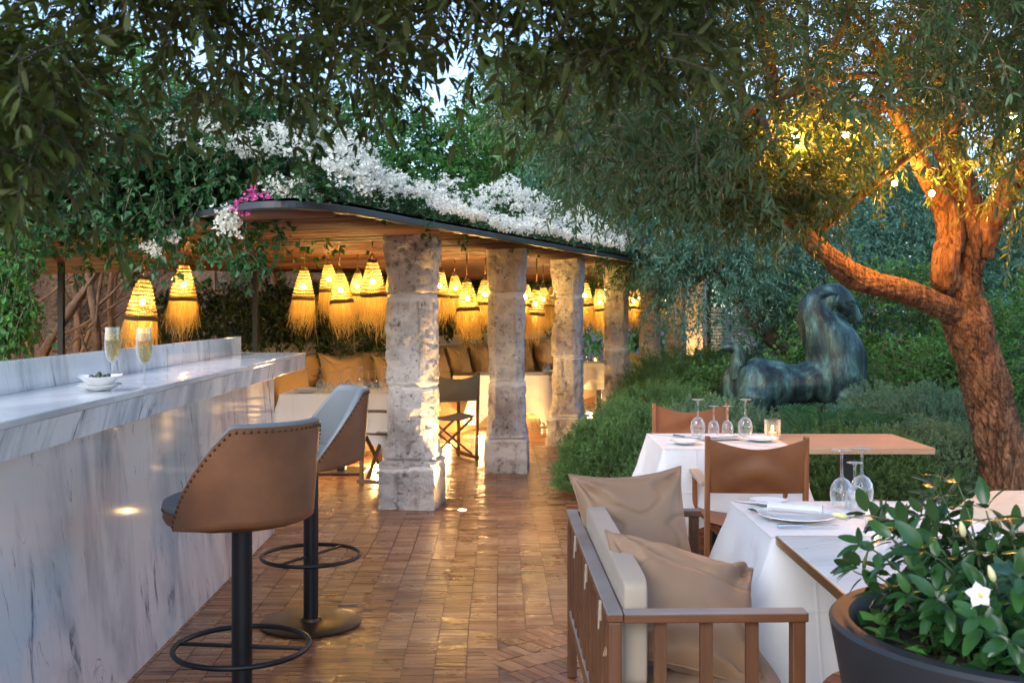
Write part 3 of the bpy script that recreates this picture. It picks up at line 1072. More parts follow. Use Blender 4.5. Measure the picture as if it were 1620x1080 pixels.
# ------------------------------------------------------------------ woven lanterns
M_BULB = emit_mat('lamp bulb', (1.0, .61, .17), 380)
def lantern_proto(loc, label, scale, cord):
    ln = thing('woven_lantern', label, 'lantern', loc, 0, 'woven lanterns hanging under the pergola', scale)
    rad = lambda u: .030 + .072 * u ** .72
    NR = 10
    m = MB(); rp = MB()
    for i in range(NR):
        u0, u1 = i / NR, (i + 1) / NR
        n = int(16 + 26 * u1)
        a0 = rng.random() * 6
        for j in range(n):
            a = a0 + j * 2 * PI / n
            sl = .75 * 2 * PI / n
            pts = []
            for w_ in (0, .5, 1):
                uu = u0 + (u1 - u0) * (.10 + .8 * w_)
                aa = a + sl * w_
                r_ = rad(uu) + .004 * math.sin(w_ * PI)
                pts.append((r_ * math.cos(aa), r_ * math.sin(aa), -.27 * uu + .003 * rng.normal() * .5))
            m.tube(pts, np.array([.0030, .0048, .0030]) * (.6 + .4 * u1 + .1), 5, rnd=rng.random())
    for i in range(NR + 1):
        u = i / NR
        n = 36
        a = np.linspace(0, 2 * PI, n, endpoint=False)
        thick = .0060 if i == NR else (.0050 if i in (0, NR - 1) else .0036)
        for rep in range(3 if i in (0, NR) else 1):
            rp.tube(np.stack([(rad(u) + .003) * np.cos(a), (rad(u) + .003) * np.sin(a), -.27 * u + rep * .008 - .003 + .0022 * np.sin(3 * a + i)], 1), thick, 6, closed=True, rnd=rng.random())
    # three loops up to the cord
    for j in range(3):
        a = j * 2.094
        rp.tube([(.03 * math.cos(a), .03 * math.sin(a), 0), (.022 * math.cos(a), .022 * math.sin(a), .03), (.004 * math.cos(a), .004 * math.sin(a), .065)], .003, 6)
    sh = m.build('shade', MAT['weave'], ln, True)
    rp.build('binding_rope', MAT['rope'], sh, True)
    m = MB()
    n = 620
    a = rng.uniform(0, 2 * PI, n)
    ln_ = rng.gamma(6, .028, n) + .02
    K = 6
    V = np.zeros((n, K, 2, 3))
    rr0 = rng.uniform(.080, .102, n)
    wob = rng.normal(0, .020, n); ph = rng.uniform(0, 6, n); dr = rng.normal(-.016, .030, n)
    wd = rng.uniform(.0007, .0015, n)
    for k in range(K):
        u = k / (K - 1)
        r_ = rr0 + .012 * math.sin(u * PI) + dr * u * u * 1.6
        aa = a + wob * np.sin(ph + u * 5) * u * 4 + u * u * rng.normal(0, .16, n)
        z = -.266 - ln_ * u
        tx, ty = -np.sin(aa + ph), np.cos(aa + ph)
        for s_, sg in enumerate((-1, 1)):
            V[:, k, s_, 0] = r_ * np.cos(aa) + sg * wd * tx
            V[:, k, s_, 1] = r_ * np.sin(aa) + sg * wd * ty
            V[:, k, s_, 2] = z
    idx = np.arange(n * K * 2).reshape(n, K, 2)
    q = np.stack([idx[:, :-1, 0], idx[:, :-1, 1], idx[:, 1:, 1], idx[:, 1:, 0]], -1).reshape(-1, 4)
    m.add(V.reshape(-1, 3), [q], np.repeat(rng.random(n), K * 2))
    m.build('fringe', MAT['fringe'], ln)
    MB().ball((0, 0, -.155), .019, 12, 8).build('bulb', M_BULB, ln, True)
    cd = MB().tube([(0, 0, 0), (0, 0, 1)], .0055, 6).build('cord', MAT['rope'], ln, True)
    cd.location = (0, 0, .06)
    cd.scale = (1, 1, cord)
    return ln
# px of centre, py of shade top, distance, diameter in pixels, what sets it apart
LANT = [
    (228, 441, 7.4, 50, 'tilted shaggy woven lantern above the champagne flutes'),
    (291, 419, 8.3, 43, 'woven lantern over the bar back ledge, beside the lowest shaggy one'),
    (481, 427, 8.7, 36, 'woven lantern at the open left end of the cluster before the near column'),
    (519, 418, 9.3, 33, 'woven lantern second in the cluster before the near column, hung high'),
    (537, 432, 8.7, 37, 'low wide woven lantern in the middle of the cluster before the near column'),
    (566, 432, 9.6, 28, 'slim woven lantern half hidden behind the large one near the column'),
    (589, 414, 8.3, 42, 'largest woven lantern, hanging just left of the near column'),
    (622, 425, 9.6, 32, 'woven lantern almost hidden behind the near column'),
    (697, 430, 10.0, 31, 'woven lantern touching the right edge of the near column'),
    (719, 436, 10.9, 27, 'small woven lantern between two others right of the near column'),
    (738.5, 446, 10.0, 36, 'low woven lantern midway between the first and second columns'),
    (768, 443, 10.6, 31, 'woven lantern cut off by the left edge of the second column'),
    (832, 449, 11.2, 28, 'woven lantern peeping out right of the second column'),
    (849, 458, 11.2, 31, 'low woven lantern midway between the second and third columns'),
    (859, 455, 12.4, 26, 'woven lantern behind the low one between second and third columns'),
    (875, 453, 11.6, 25, 'woven lantern against the left edge of the third column'),
    (925, 447, 13.0, 28, 'upper woven lantern between the third and fourth columns'),
    (947, 457, 13.5, 27, 'lower woven lantern between the third and fourth columns'),
    (1003, 459, 15.6, 23, 'small woven lantern right of the brightly lit fourth column'),
    (1013, 455, 16.2, 21, 'distant woven lantern nearly touching the fifth column'),
    (1052, 462, 17.6, 19, 'farthest woven lantern, seen through olive leaves past the fifth column'),
]
protos = []
for i, (px, py, Y, w, lab) in enumerate(LANT):
    sc = w * Y / FPX / .212
    p = P(px, py, Y)
    cz = max(.05, (float(ceil_z(p.x, p.y)) - .01 - p.z - .06 * sc) / sc)
    if len(protos) < 5:
        r_ = lantern_proto(p, lab, sc, cz)
        protos.append(r_)
    else:
        r_ = dup(protos[(i * 3) % 5], p, i * 1.7, lab, scale=sc)
        for ch in r_.children:
            if ch.name.startswith('cord'):
                ch.scale = (1, 1, cz)
    r_.rotation_euler = (0, 0, i * 1.7)
    for ch in r_.children:
        if not ch.name.startswith('cord'):
            ch.rotation_euler = (.075 * math.sin(i * 2.7), .075 * math.cos(i * 4.1), 0)

# ------------------------------------------------------------------ banquettes, low wall, cushions
def offset_path(pts, d):
    pts = np.array(pts, float)
    T = np.gradient(pts, axis=0)
    T /= np.linalg.norm(T, axis=1, keepdims=True)
    return pts + np.stack([-T[:, 1], T[:, 0]], 1) * d
def run(mb, path, d0, d1, z0, z1, r=.03):
    """Bench-like strip along a path between offsets d0..d1 and heights z0..z1, top edges rounded."""
    A, B = offset_path(path, d0), offset_path(path, d1)
    A2, B2 = offset_path(path, d0 + r), offset_path(path, d1 - r)
    def L(Q, z): return np.c_[Q, np.full(len(Q), z)]
    rows = np.array([L(A, z0), L(A, z1 - r), L(A2, z1), L(B2, z1), L(B, z1 - r), L(B, z0), L(A, z0)])
    mb.grid(rows)
    for e in (0, -1):
        mb.add(rows[:-1, e], [np.arange(6).reshape(1, -1)])
BPATH1 = smooth_path([(-2.35, 8.5), (-2.33, 9.4), (-2.2, 10.25), (-1.75, 10.85), (-1.15, 11.35), (-.80, 11.75)], 5)
BPATH2 = smooth_path([(-.60, 12.75), (.0, 14.3), (.62, 15.9), (1.5, 18.2)], 5)
for bp, lab in ((BPATH1, 'curved upholstered banquette behind the left dining table'), (BPATH2, 'long upholstered banquette along the back behind the columns')):
    bq = thing('banquette', lab, 'banquette', (*bp[0], 0), 0, 'banquettes under the pergola')
    loc = bp - bp[0]
    m = MB(); run(m, loc, .03, .72, 0, .36, .01); m.build('plinth', MAT['plinth'], bq)
    m = MB(); run(m, loc, 0, .62, .362, .47, .035); m.build('seat', MAT['cush'], bq, True, angle=50)
    m = MB(); run(m, loc, .62, .80, .36, 1.02, .04); m.build('backrest', MAT['cush'], bq, True, angle=50)
wl = MB(); run(wl, BPATH1, .86, 1.12, 0, 1.14, .01)
tag(wl.build('planter_wall', MAT['plaster']), 'low plastered planter wall behind the curved banquette', 'wall')
wl = MB(); run(wl, BPATH2, .86, 1.12, 0, 1.14, .01)
tag(wl.build('planter_wall', MAT['plaster']), 'low plastered planter wall behind the long back banquette', 'wall')

def pillow_geo(w, h, T, wr=.010, seed=0, n=56, pinch=.13):
    u = np.linspace(-1, 1, n)
    U, V = np.meshgrid(u, u, indexing='ij')
    X = w / 2 * U * (1 - pinch * (1 - V ** 2) * np.abs(U) ** 3)
    Yv = h / 2 * V * (1 - pinch * (1 - U ** 2) * np.abs(V) ** 3)
    th = T / 2 * (np.clip((1 - np.abs(U) ** 2.6) * (1 - np.abs(V) ** 2.6), 0, 1)) ** .55
    ed = np.clip(1 - np.maximum(np.abs(U), np.abs(V)), 0, 1)
    q = np.stack([X, Yv, X * 0 + seed], -1)
    # creases run out from the corners
    cr = np.zeros_like(X)
    for sx in (-1, 1):
        for sy in (-1, 1):
            dx, dy = U - sx, V - sy
            ang = np.arctan2(dy, dx)
            rr = np.hypot(dx, dy)
            cr += np.sin(ang * 9 + seed * 2.1 + sx) * np.exp(-(rr / .75) ** 2) * np.clip(rr / .25, 0, 1)
    wrk = wr * (cr * 1.7 + .35 * fbm(q, 5, 2, seed) - .7 * np.clip(1 - np.abs(fbm(q * np.array([1, 1.8, 1]), 5, 2, seed + 9)) * 4, 0, 1)) * np.clip(ed * 5, 0, 1)
    out = []
    for sg in (1, -1):
        wr_ = wrk if sg > 0 else wr * 1.4 * fbm(q, 8, 3, seed + 5) * np.clip(ed * 5, 0, 1)
        out.append(np.stack([X, Yv, sg * th + wr_], -1))
    return out
def pillow(name, label, cat, w, h, T, M_, mat, seed=0, wr=.010, group=None, tab=False):
    a, b = pillow_geo(w, h, T, wr, seed)
    m = MB().grid(a).grid(b[::-1])
    o = m.build(name, mat, None, True)
    o.matrix_world = M_
    tag(o, label, cat, group)
    # seam cord round the edge
    e = np.concatenate([a[:-1, 0], a[-1, :-1], a[:0:-1, -1], a[0, :0:-1]])
    MB().tube(e, .0035, 5, closed=True).build('seam', mat, o, True)
    return o
def mat_from(pos, xax, zax):
    x = Vector(xax).normalized(); z = Vector(zax)
    z = (z - x * z.dot(x)).normalized(); y = z.cross(x)
    M_ = Matrix((x, y, z)).transposed().to_4x4()
    M_.translation = Vector(pos)
    return M_
def on_path(path, s, off):
    Q = offset_path(path, off)
    L = np.concatenate([[0], np.cumsum(np.linalg.norm(np.diff(path, axis=0), axis=1))])
    T = np.gradient(path, axis=0)
    f = lambda A: np.array([np.interp(s * L[-1], L, A[:, k]) for k in range(2)])
    t_ = f(T); t_ = t_ / np.linalg.norm(t_)
    return f(Q), t_
CUSH = [(BPATH1, .06, 'brown cushion at the banquette end beside the marble bar'),
        (BPATH1, .40, 'brown back cushion left of the dining table glasses'),
        (BPATH1, .57, 'brown back cushion behind the middle of the left dining table'),
        (BPATH1, .73, 'brown back cushion leaning just left of the near column'),
        (BPATH1, .93, 'brown cushion at the banquette end right of the near column'),
        (BPATH2, .05, 'brown back cushion first on the long banquette, left of second column'),
        (BPATH2, .17, 'brown back cushion just left of the second column'),
        (BPATH2, .30, 'brown back cushion showing right of the second column'),
        (BPATH2, .42, 'brown back cushion against the third column'),
        (BPATH2, .58, 'brown back cushion showing between third and fourth columns'),
        (BPATH2, .74, 'brown back cushion just left of the fourth column')]
for i, (bp, s, lab) in enumerate(CUSH):
    q, tt = on_path(bp, s, .48)
    nrm = Vector((-tt[1], tt[0], 0))
    pillow('cushion', lab, 'cushion', .56, .56, .20, mat_from((q[0], q[1], .75), (tt[0], tt[1], random.uniform(-.05, .05)), -nrm + Vector((0, 0, .28))), MAT['cush'], i, .010, 'cushions along the pergola banquettes')

# ------------------------------------------------------------------ tables, cloths, chairs under the pergola and in the garden
def cloth_geo(x0, x1, y0, y1, z, drop, amp=.018, seed=0, M=26, flare=.04, sides=None, cd=.30):
    """Tablecloth lying over a rectangle and hanging down in soft folds; lower and fuller at corners."""
    r = .012
    pts, nrm = [], []
    cor = [(x1 - r, y0 + r, -PI / 2), (x1 - r, y1 - r, 0), (x0 + r, y1 - r, PI / 2), (x0 + r, y0 + r, PI)]
    for i, (cx_, cy_, a0) in enumerate(cor):
        for k in range(9):
            a = a0 + k / 8 * PI / 2
            pts.append((cx_ + r * math.cos(a), cy_ + r * math.sin(a))); nrm.append((math.cos(a), math.sin(a)))
        nx_, ny_, na = cor[(i + 1) % 4]
        p0 = np.array(pts[-1]); a = a0 + PI / 2
        p1 = np.array((nx_ + r * math.cos(a), ny_ + r * math.sin(a)))
        for k in range(1, 34):
            pts.append(tuple(p0 + (p1 - p0) * k / 34)); nrm.append((math.cos(a), math.sin(a)))
    pts, nrm = np.array(pts), np.array(nrm)
    s = np.concatenate([[0], np.cumsum(np.linalg.norm(np.diff(pts, axis=0), axis=1))])
    cpts = np.array([(c[0], c[1]) for c in cor])
    dc = np.min(np.linalg.norm(pts[:, None] - cpts[None], axis=2), axis=1)
    cw = np.exp(-(dc / .11) ** 2)
    rows = [np.c_[pts * 1.0 - nrm * .02, np.full(len(pts), z)]]
    ts = np.concatenate([[0, .02, .05], np.linspace(.1, 1, M)])
    for t_ in ts:
        fold = amp * (np.sin(s * 21 + seed) * .6 + np.sin(s * 9.5 + seed * 2) * .7) * t_ ** 1.2 * (1 - .6 * cw)
        off = .004 + flare * t_ + fold + cw * .13 * t_ ** 1.1 + .004 * vnoise(np.c_[pts, np.full(len(pts), t_)], 8, seed)
        off = np.maximum(off, .003)
        zz = z - .003 * (t_ > 0) - drop * t_ * (1 + cd * cw)
        rows.append(np.c_[pts + nrm * off[:, None], zz])
    return rows
def tablecloth(label, x0, x1, y0, y1, z, drop, seed=0, group=None, mat='cloth', loc=(0, 0, 0), rz=0, amp=.018, flare=.04, cd=.3):
    rows = cloth_geo(x0, x1, y0, y1, z, drop, amp, seed, flare=flare, cd=cd)
    m = MB().grid(np.array(rows), closed_u=True)
    n = len(rows[0])
    m.add(rows[0], [np.arange(n).reshape(1, -1)])
    # pressed fold lines over the top
    o = m.build('tablecloth', MAT[mat], None, True, angle=70)
    o.location = loc; o.rotation_euler = (0, 0, rz)
    tag(o, label, 'tablecloth', group)
    return o
def table(name, label, loc, rz, w, d, h, top_mat, thick=.035, legs='pedestal', edge=None, group=None):
    t_ = thing(name, label, 'table', loc, rz, group)
    MB().box((0, 0, h - thick / 2), (w, d, thick)).build('table_top', MAT[top_mat], t_, bevel=.003)
    if edge:
        m = MB()
        for (a, b) in (((-w / 2, -d / 2), (w / 2, -d / 2)), ((w / 2, -d / 2), (w / 2, d / 2)), ((w / 2, d / 2), (-w / 2, d / 2)), ((-w / 2, d / 2), (-w / 2, -d / 2))):
            a, b = np.array(a), np.array(b)
            nn = np.array([(b - a)[1], -(b - a)[0]]); nn = nn / np.linalg.norm(nn) * .0035
            m.bar((*(a + nn), h - thick / 2 - .001), (*(b + nn), h - thick / 2 - .001), .006, thick + .001)
        m.build('edge_band', MAT[edge], t_, bevel=.001)
    if legs == 'pedestal':
        MB().box((0, 0, (h - thick) / 2 + .01), (.075, .075, h - thick - .02)).build('pedestal', MAT['black_metal'], t_, bevel=.004)
        MB().box((0, 0, .011), (.46, .42, .016)).build('foot_plate', MAT['black_metal'], t_, bevel=.004)
    else:
        for sx in (-1, 1):
            for sy in (-1, 1):
                MB().box((sx * (w / 2 - (.05 if sy < 0 else .30)), sy * (d / 2 - (.05 if sy < 0 else .16)), (h - thick) / 2), (.045, .045, h - thick)).build('leg', MAT['chair_wood'], t_, bevel=.003)
    return t_

def director_chair(label, loc, rz, canvas='tan', wood='chair_wood', arm='chair_arm', group=None, v=True):
    """Folding armchair facing +y, back at -y: posts, sling back, sling seat, flat arms, crossed legs."""
    c = thing('director_chair', label, 'chair', loc, rz, group)
    W = .48
    for sx in (-1, 1):
        x = sx * W / 2
        MB().bar((x, -.20, .0), (x, -.245, .88), .034, .026, (1, 0, 0)).build('back_post', MAT[wood], c, bevel=.006)
        MB().bar((x, .22, .0), (x, .22, .625), .034, .026, (1, 0, 0)).build('front_post', MAT[wood], c, bevel=.004)
        MB().box((x, 0.025, .637), (.055, .46, .022)).build('arm', MAT[arm], c, bevel=.005)
        MB().box((x, 0.01, .035), (.03, .50, .034)).build('foot_rail', MAT[wood], c, bevel=.004)
    m = MB()
    for y in (-.15, .17):
        m.bar((-W / 2 + .02, y, .06), (W / 2 - .02, y, .42), .018, .032, (0, 1, 0))
        m.bar((-W / 2 + .02, y + .02, .42), (W / 2 - .02, y + .02, .06), .018, .032, (0, 1, 0))
    m.build('crossed_legs', MAT[wood], c, bevel=.003)
    # sling back with sagging top edge
    u = np.linspace(-1, 1, 25); q = np.linspace(0, 1, 12)
    U, Q = np.meshgrid(u, q, indexing='ij')
    topz = .872 - .055 * (1 - np.abs(U) ** 1.6)
    z = .60 + (topz - .60) * Q
    yb = -.225 - .035 * (z - .6) / .28 - .030 * (1 - U ** 2) * (.6 + .4 * np.sin(Q * PI))
    crease = .006 * np.sin(Q * 9 + np.abs(U) * 5) * (1 - np.abs(U))
    m = MB()
    for off in (0, .006):
        V = np.stack([U * (W / 2 + .004), yb - off + crease, z], -1)
        m.grid(V if off else V[::-1])
    V0 = np.stack([U * (W / 2 + .004), yb + crease, z], -1); V1 = V0 - np.array([0, .006, 0])
    m.grid(np.stack([V0[:, -1], V1[:, -1]], 0)); m.grid(np.stack([V0[:, 0], V1[:, 0]], 0)[::-1])
    m.build('sling_back', MAT[canvas], c, True, angle=60)
    m = MB()
    V = np.stack([U * (W / 2 - .01), -.20 + .40 * Q, .45 - .035 * (1 - U ** 2)], -1)
    m.grid(V); m.grid((V - np.array([0, 0, .008]))[::-1])
    m.build('sling_seat', MAT[canvas], c, True)
    return c

def wineglass(h, bw):
    """Stemmed glass set upside down: rim on the table, foot in the air."""
    b = bw / 2
    pr = [(b * .78, 0), (b * .95, h * .12), (b, h * .24), (b * .90, h * .36), (b * .62, h * .46), (b * .2, h * .515), (.0055, h * .55), (.0045, h * .80), (.0055, h * .93), (b * .30, h * .972), (b * .86, h * .992), (b * .86, h), (0, h)]
    inn = [(b * .76, 0.001), (b * .92, h * .12), (b * .96, h * .24), (b * .86, h * .355), (b * .58, h * .448), (b * .15, h * .50), (0, h * .505)]
    m = MB().lathe(pr, 28)
    m.lathe(inn, 28)
    return m
gl_mesh = {}
def glass(label, loc, big=True, group=None):
    if big not in gl_mesh:
        o = wineglass(.215 if big else .175, .088 if big else .070).build('wine_glass', MAT['glass'], None, True, angle=60)
        gl_mesh[big] = o
    else:
        o = gl_mesh[big].copy(); C.objects.link(o)
    o.location = loc
    tag(o, label, 'wine glass', group)
    return o
pl_mesh = {}
def plate(label, loc, r=.115):
    if r not in pl_mesh:
        o = MB().lathe([(0, .006), (r * .5, .005), (r * .62, .006), (r * .70, .011), (r * .97, .017), (r, .0175), (r * .995, .020), (r * .70, .0155), (r * .6, .011), (0, .010)], 48).build('plate', MAT['ceramic'], None, True, angle=60)
        pl_mesh[r] = o
    else:
        o = pl_mesh[r].copy(); C.objects.link(o)
    o.location = loc
    return tag(o, label, 'plate')
def napkin_roll(label, loc, rz, L=.17, r=.022):
    rows = []
    th = np.linspace(0, 5 * PI, 70)
    rr = r * (.25 + .75 * th / th[-1])
    for s in np.linspace(-.5, .5, 14):
        k = 1 + .08 * math.sin(s * 9) + (.18 if abs(s) > .45 else 0)
        rows.append(np.stack([np.full(70, s * L), rr * k * np.cos(th) * 1.15, rr * k * .8 * np.sin(th) + r * .85], 1))
    o = MB().grid(np.array(rows)).build('napkin', MAT['cloth'], None, True)
    o.location = loc; o.rotation_euler = (0, 0, rz)
    return tag(o, label, 'napkin')
def napkin_fold(label, loc, rz, w=.2, d=.08):
    m = MB()
    for k in range(3):
        u = np.linspace(-1, 1, 14); v = np.linspace(-1, 1, 8)
        U, V = np.meshgrid(u, v, indexing='ij')
        Z = .006 + k * .008 + .006 * (1 - np.abs(V) ** 3) + .004 * vnoise(np.stack([U * 2, V, U * 0 + k], -1), 1.3, 3)
        m.grid(np.stack([U * w / 2 * (1 - .05 * k), V * d / 2 * (1 - .1 * k), Z], -1))
        m.grid(np.stack([U * w / 2 * (1 - .05 * k), V * d / 2 * (1 - .1 * k), Z * 0 + .002 + k * .007], -1)[::-1])
    o = m.build('napkin', MAT['cloth'], None, True)
    o.location = loc; o.rotation_euler = (0, 0, rz)
    return tag(o, label, 'napkin')
def knife(label, loc, rz, L=.21, name='knife'):
    m = MB()
    m.tube([(-L * .5, 0, .006), (-L * .3, 0, .007), (-L * .05, 0, .006)], [.0065, .006, .004], 8)
    pts = [(-.05 * L, .0035), (.1 * L, .008), (.42 * L, .008), (.5 * L, .0), (.42 * L, -.004), (-.05 * L, -.0035)]
    if name == 'fork':
        pts = [(-.05 * L, .003), (.22 * L, .003), (.30 * L, .010), (.5 * L, .010), (.5 * L, -.010), (.30 * L, -.010), (.22 * L, -.003), (-.05 * L, -.003)]
    n = len(pts)
    V = [(x, y, .005) for x, y in pts] + [(x, y, .0066) for x, y in pts]
    m.add(V, [np.arange(n)[::-1].reshape(1, -1), np.arange(n, 2 * n).reshape(1, -1), np.array([(i, (i + 1) % n, n + (i + 1) % n, n + i) for i in range(n)])])
    o = m.build(name, MAT['chrome'], None, True, angle=30)
    o.location = loc; o.rotation_euler = (0, 0, rz)
    return tag(o, label, name)
M_FLAME = emit_mat('candle flame', (1, .50, .13), 60)
M_WAX = simple('wax', (.85, .62, .34), .5, .05, Subsurface_Weight=.3)
def candle(label, loc, s=1.0):
    c = thing('candle_holder', label, 'candle', loc, 0, None, s)
    MB().lathe([(0, .001), (.033, .001), (.036, .004), (.0375, .085), (.0355, .085), (.034, .010), (0, .009)], 28).build('glass_tumbler', MAT['glass'], c, True, angle=50)
    MB().lathe([(0, .0095), (.021, .0095), (.021, .028), (.019, .030), (0, .029)], 20).build('wax', M_WAX, c, True, angle=50)
    MB().lathe([(0, .034), (.003, .037), (.0048, .043), (.003, .052), (0, .062)], 12).build('flame', M_FLAME, c, True)
    return c
M_PUCK = emit_mat('floor lamp lens', (1, .60, .20), 80)
def floor_light(label, loc, power, spot=None, r=.05, col=(1, .60, .22)):
    """Small recessed warm lamp: metal ring, glowing lens and its light."""
    f = thing('floor_light', label, 'floor light', loc, 0, 'small warm lights set in the terrace')
    MB().lathe([(r, -.01), (r * 1.25, -.01), (r * 1.25, .006), (r * 1.15, .009), (r, .007)], 28).build('rim', MAT['chrome'], f, True, angle=40)
    MB().disc((0, 0, .005), r, 28).build('lens', M_PUCK, f)
    ld = bpy.data.lights.new('floor_light_beam', 'SPOT' if spot else 'POINT')
    ld.energy = power
    ld.color = col
    ld.shadow_soft_size = .03
    lo = bpy.data.objects.new('floor_light_beam', ld)
    C.objects.link(lo); lo.parent = f
    lo.location = (0, 0, .04)
    if spot:
        ld.spot_size = R(spot[1]); ld.spot_blend = .8
        lo.rotation_euler = Vector(spot[0]).to_track_quat('-Z', 'Y').to_euler()
    return f

# left dining table under the pergola
table('dining_table', 'long table under white linen at the curved banquette, set with eight glasses', (-1.58, 9.68, 0), 0, 1.0, .70, .745, 'table_wood', group='dining tables under the pergola')
tablecloth('white linen cloth on the left table under the pergola, seen past the bar end', -2.08, -1.08, 9.33, 10.03, .748, .42, 1, 'tablecloths under the pergola')
for i, (px, big, lab) in enumerate(((508, 1, 'tall upturned wine glass leftmost on the table past the bar end'), (524, 0, 'small upturned glass next to the leftmost tall one past the bar end'), (539, 0, 'small upturned glass just left of the second tall glass past the bar end'), (552, 1, 'second tall upturned wine glass on the table past the bar end'),
                                (570, 1, 'third tall upturned wine glass, above the far bar stool back'), (583, 0, 'small upturned glass right of the third tall one above the far stool'), (594, 0, 'small upturned glass left of the tall one beside the near column'), (607, 1, 'tall upturned wine glass touching the left edge of the near column'))):
    Y = 9.62 + (.14 if i >= 4 else 0)
    glass(lab, ((px - CX) / FPX * Y, Y, .752), bool(big), 'upturned glasses on the left pergola table')
plate('white plate left of the glasses on the table past the bar end', (-1.86, 9.45, .752), .105)
napkin_fold('folded white napkin on the plate past the bar end', (-1.86, 9.45, .770), .2, .17, .09)
napkin_fold('folded napkin lying behind the far bar stool back', (-1.44, 9.46, .753), -.1, .18, .09)
director_chair('folding chair with dark canvas left of the near column, below the table edge', (-1.02, 9.1, 0), R(78), 'olive_canvas', 'dark_wood', 'dark_wood', 'folding chairs under the pergola')
director_chair('folding chair with olive canvas back standing right of the near column', (-.66, 10.45, 0), R(28), 'olive_canvas', 'dark_wood', 'dark_wood', 'folding chairs under the pergola')

# second table (behind the second column), third and fourth further on
table('dining_table', 'table with bare wooden end and white cloth behind the second column', (-.07, 12.30, 0), 0, 1.22, .66, .745, 'table_wood', group='dining tables under the pergola')
tablecloth('white linen cloth half covering the table behind the second column', -.42, .42, 11.97, 12.64, .748, .42, 2, 'tablecloths under the pergola')
plate('white plate at the table edge right of the second column', (.44, 12.2, .752), .10)
napkin_fold('folded napkin on the plate right of the second column', (.44, 12.2, .768), .4, .2, .09)
glass('upturned wine glass just right of the second column', (.41, 12.45, .752), True, 'upturned glasses deeper in the pergola')
director_chair('folding chair between the second and third columns, seen from its side', (.60, 13.25, 0), R(82), 'olive_canvas', 'dark_wood', 'dark_wood', 'folding chairs under the pergola')
table('dining_table', 'clothed table showing between the third and fourth columns', (1.25, 15.0, 0), R(-10), .85, .7, .745, 'table_wood', group='dining tables under the pergola')
tablecloth('warm lit cloth on the table between third and fourth columns', -.43, .43, -.36, .36, .748, .36, 3, 'tablecloths under the pergola', loc=(1.25, 15.0, 0), rz=R(-10))
for px, big, lab in ((928, 1, 'tall upturned glass leftmost between third and fourth columns'), (937, 0, 'small upturned glass second from left between third and fourth columns'), (946, 0, 'small upturned glass third from left between third and fourth columns'), (953, 1, 'tall upturned glass rightmost between third and fourth columns')):
    glass(lab, ((px - CX) / FPX * 15.05, 15.05, .752), bool(big), 'upturned glasses deeper in the pergola')
candle('lit glass candle among upturned glasses between third and fourth columns', ((942 - CX) / FPX * 14.75, 14.75, .752), 1.0)
table('dining_table', 'distant table right of the brightly lit fourth column', (2.0, 17.1, 0), R(-15), .8, .7, .745, 'table_wood', group='dining tables under the pergola')
tablecloth('cloth on the distant table right of the fourth column', -.41, .41, -.36, .36, .748, .30, 4, 'tablecloths under the pergola', loc=(2.0, 17.1, 0), rz=R(-15))
director_chair('dark folding chair at the distant table right of the fourth column', (1.98, 16.45, 0), 0, 'olive_canvas', 'dark_wood', 'dark_wood', 'folding chairs under the pergola')
director_chair('folding chair with olive back by the far lit wall', (2.95, 17.6, 0), R(60), 'olive_canvas', 'dark_wood', 'dark_wood', 'folding chairs under the pergola')

# uplights in the terrace, then warm lamps added to stand in for glow
floor_light('recessed uplight shining beside the near column foot', (-.37, 7.80, .0), 60, ((-.42, .06, .9), 62), .03)
floor_light('recessed uplight at the right foot of the fourth column', (1.63, 13.35, .0), 110, ((-.34, .05, .9), 62), .03)
floor_light('uplight glowing behind shrubs by the far wall', (3.2, 18.6, .05), 40, ((.1, .5, .8), 90), .03)
floor_light('added warm light under the left pergola table behind the far stool', (-1.30, 10.0, .0), 24)  # added lamp, stands in for the glow under this table
floor_light('added warm light under the table behind the second column', (-.36, 12.35, .0), 26)  # added; stands in for the warm glow below the tabletop
floor_light('added warm light under the table between third and fourth columns', (1.12, 15.05, .0), 24)  # added to give the glow beneath the clothed table
floor_light('added warm light on the terrace beneath the distant table', (1.9, 17.1, .0), 20)  # added lamp for warm glow beneath the far table
floor_light('added warm light at the foot of the creeper stems', (-4.7, 11.2, .0), 12)  # added, unseen source: lights the stems warm from below
floor_light('added warm light at the banquette foot right of the near column', (-.72, 11.5, .0), 24)  # added lamp standing in for amber glow on the banquette
floor_light('added warm light at the banquette foot near the third column', (.45, 14.6, .0), 24)  # added lamp, carries the banquette glow further along

# ------------------------------------------------------------------ garden dining: far pair of tables
LX = .82
table('dining_table', 'square table under white cloth between two leather chairs', (1.18, 5.99, 0), 0, .71, .71, .745, 'table_wood')
tablecloth('white tablecloth on the square table between the leather chairs', LX, 1.535, 5.63, 6.35, .748, .40, 5, None, flare=.05, cd=.25)
table('wooden_table', 'bare wooden pedestal table by the shrubs, right of the white cloth', (1.93, 6.03, 0), 0, .77, .66, .745, 'table_wood', .034)
for px, big, lab in ((1104, 1, 'tall upturned glass leftmost on the white cloth before the statue'), (1129, 0, 'left one of two small upturned glasses before the statue tail'), (1151, 0, 'right one of two small upturned glasses before the statue tail'), (1179, 1, 'tall upturned glass left of the lit candle before the statue')):
    glass(lab, ((px - CX) / FPX * 6.22, 6.22, .752), bool(big))
candle('lit candle in cut glass tumbler on the far cloth before the statue', ((1222 - CX) / FPX * 6.08, 6.08, .752), 1.25)
plate('white side plate at the left edge of the far cloth', (.965, 5.82, .752), .085)
napkin_fold('folded white napkin amid the upturned glasses on the far cloth', (1.20, 6.03, .753), .1, .24, .10)
plate('white plate on the far cloth behind the near leather chair', (1.42, 5.95, .752), .10)
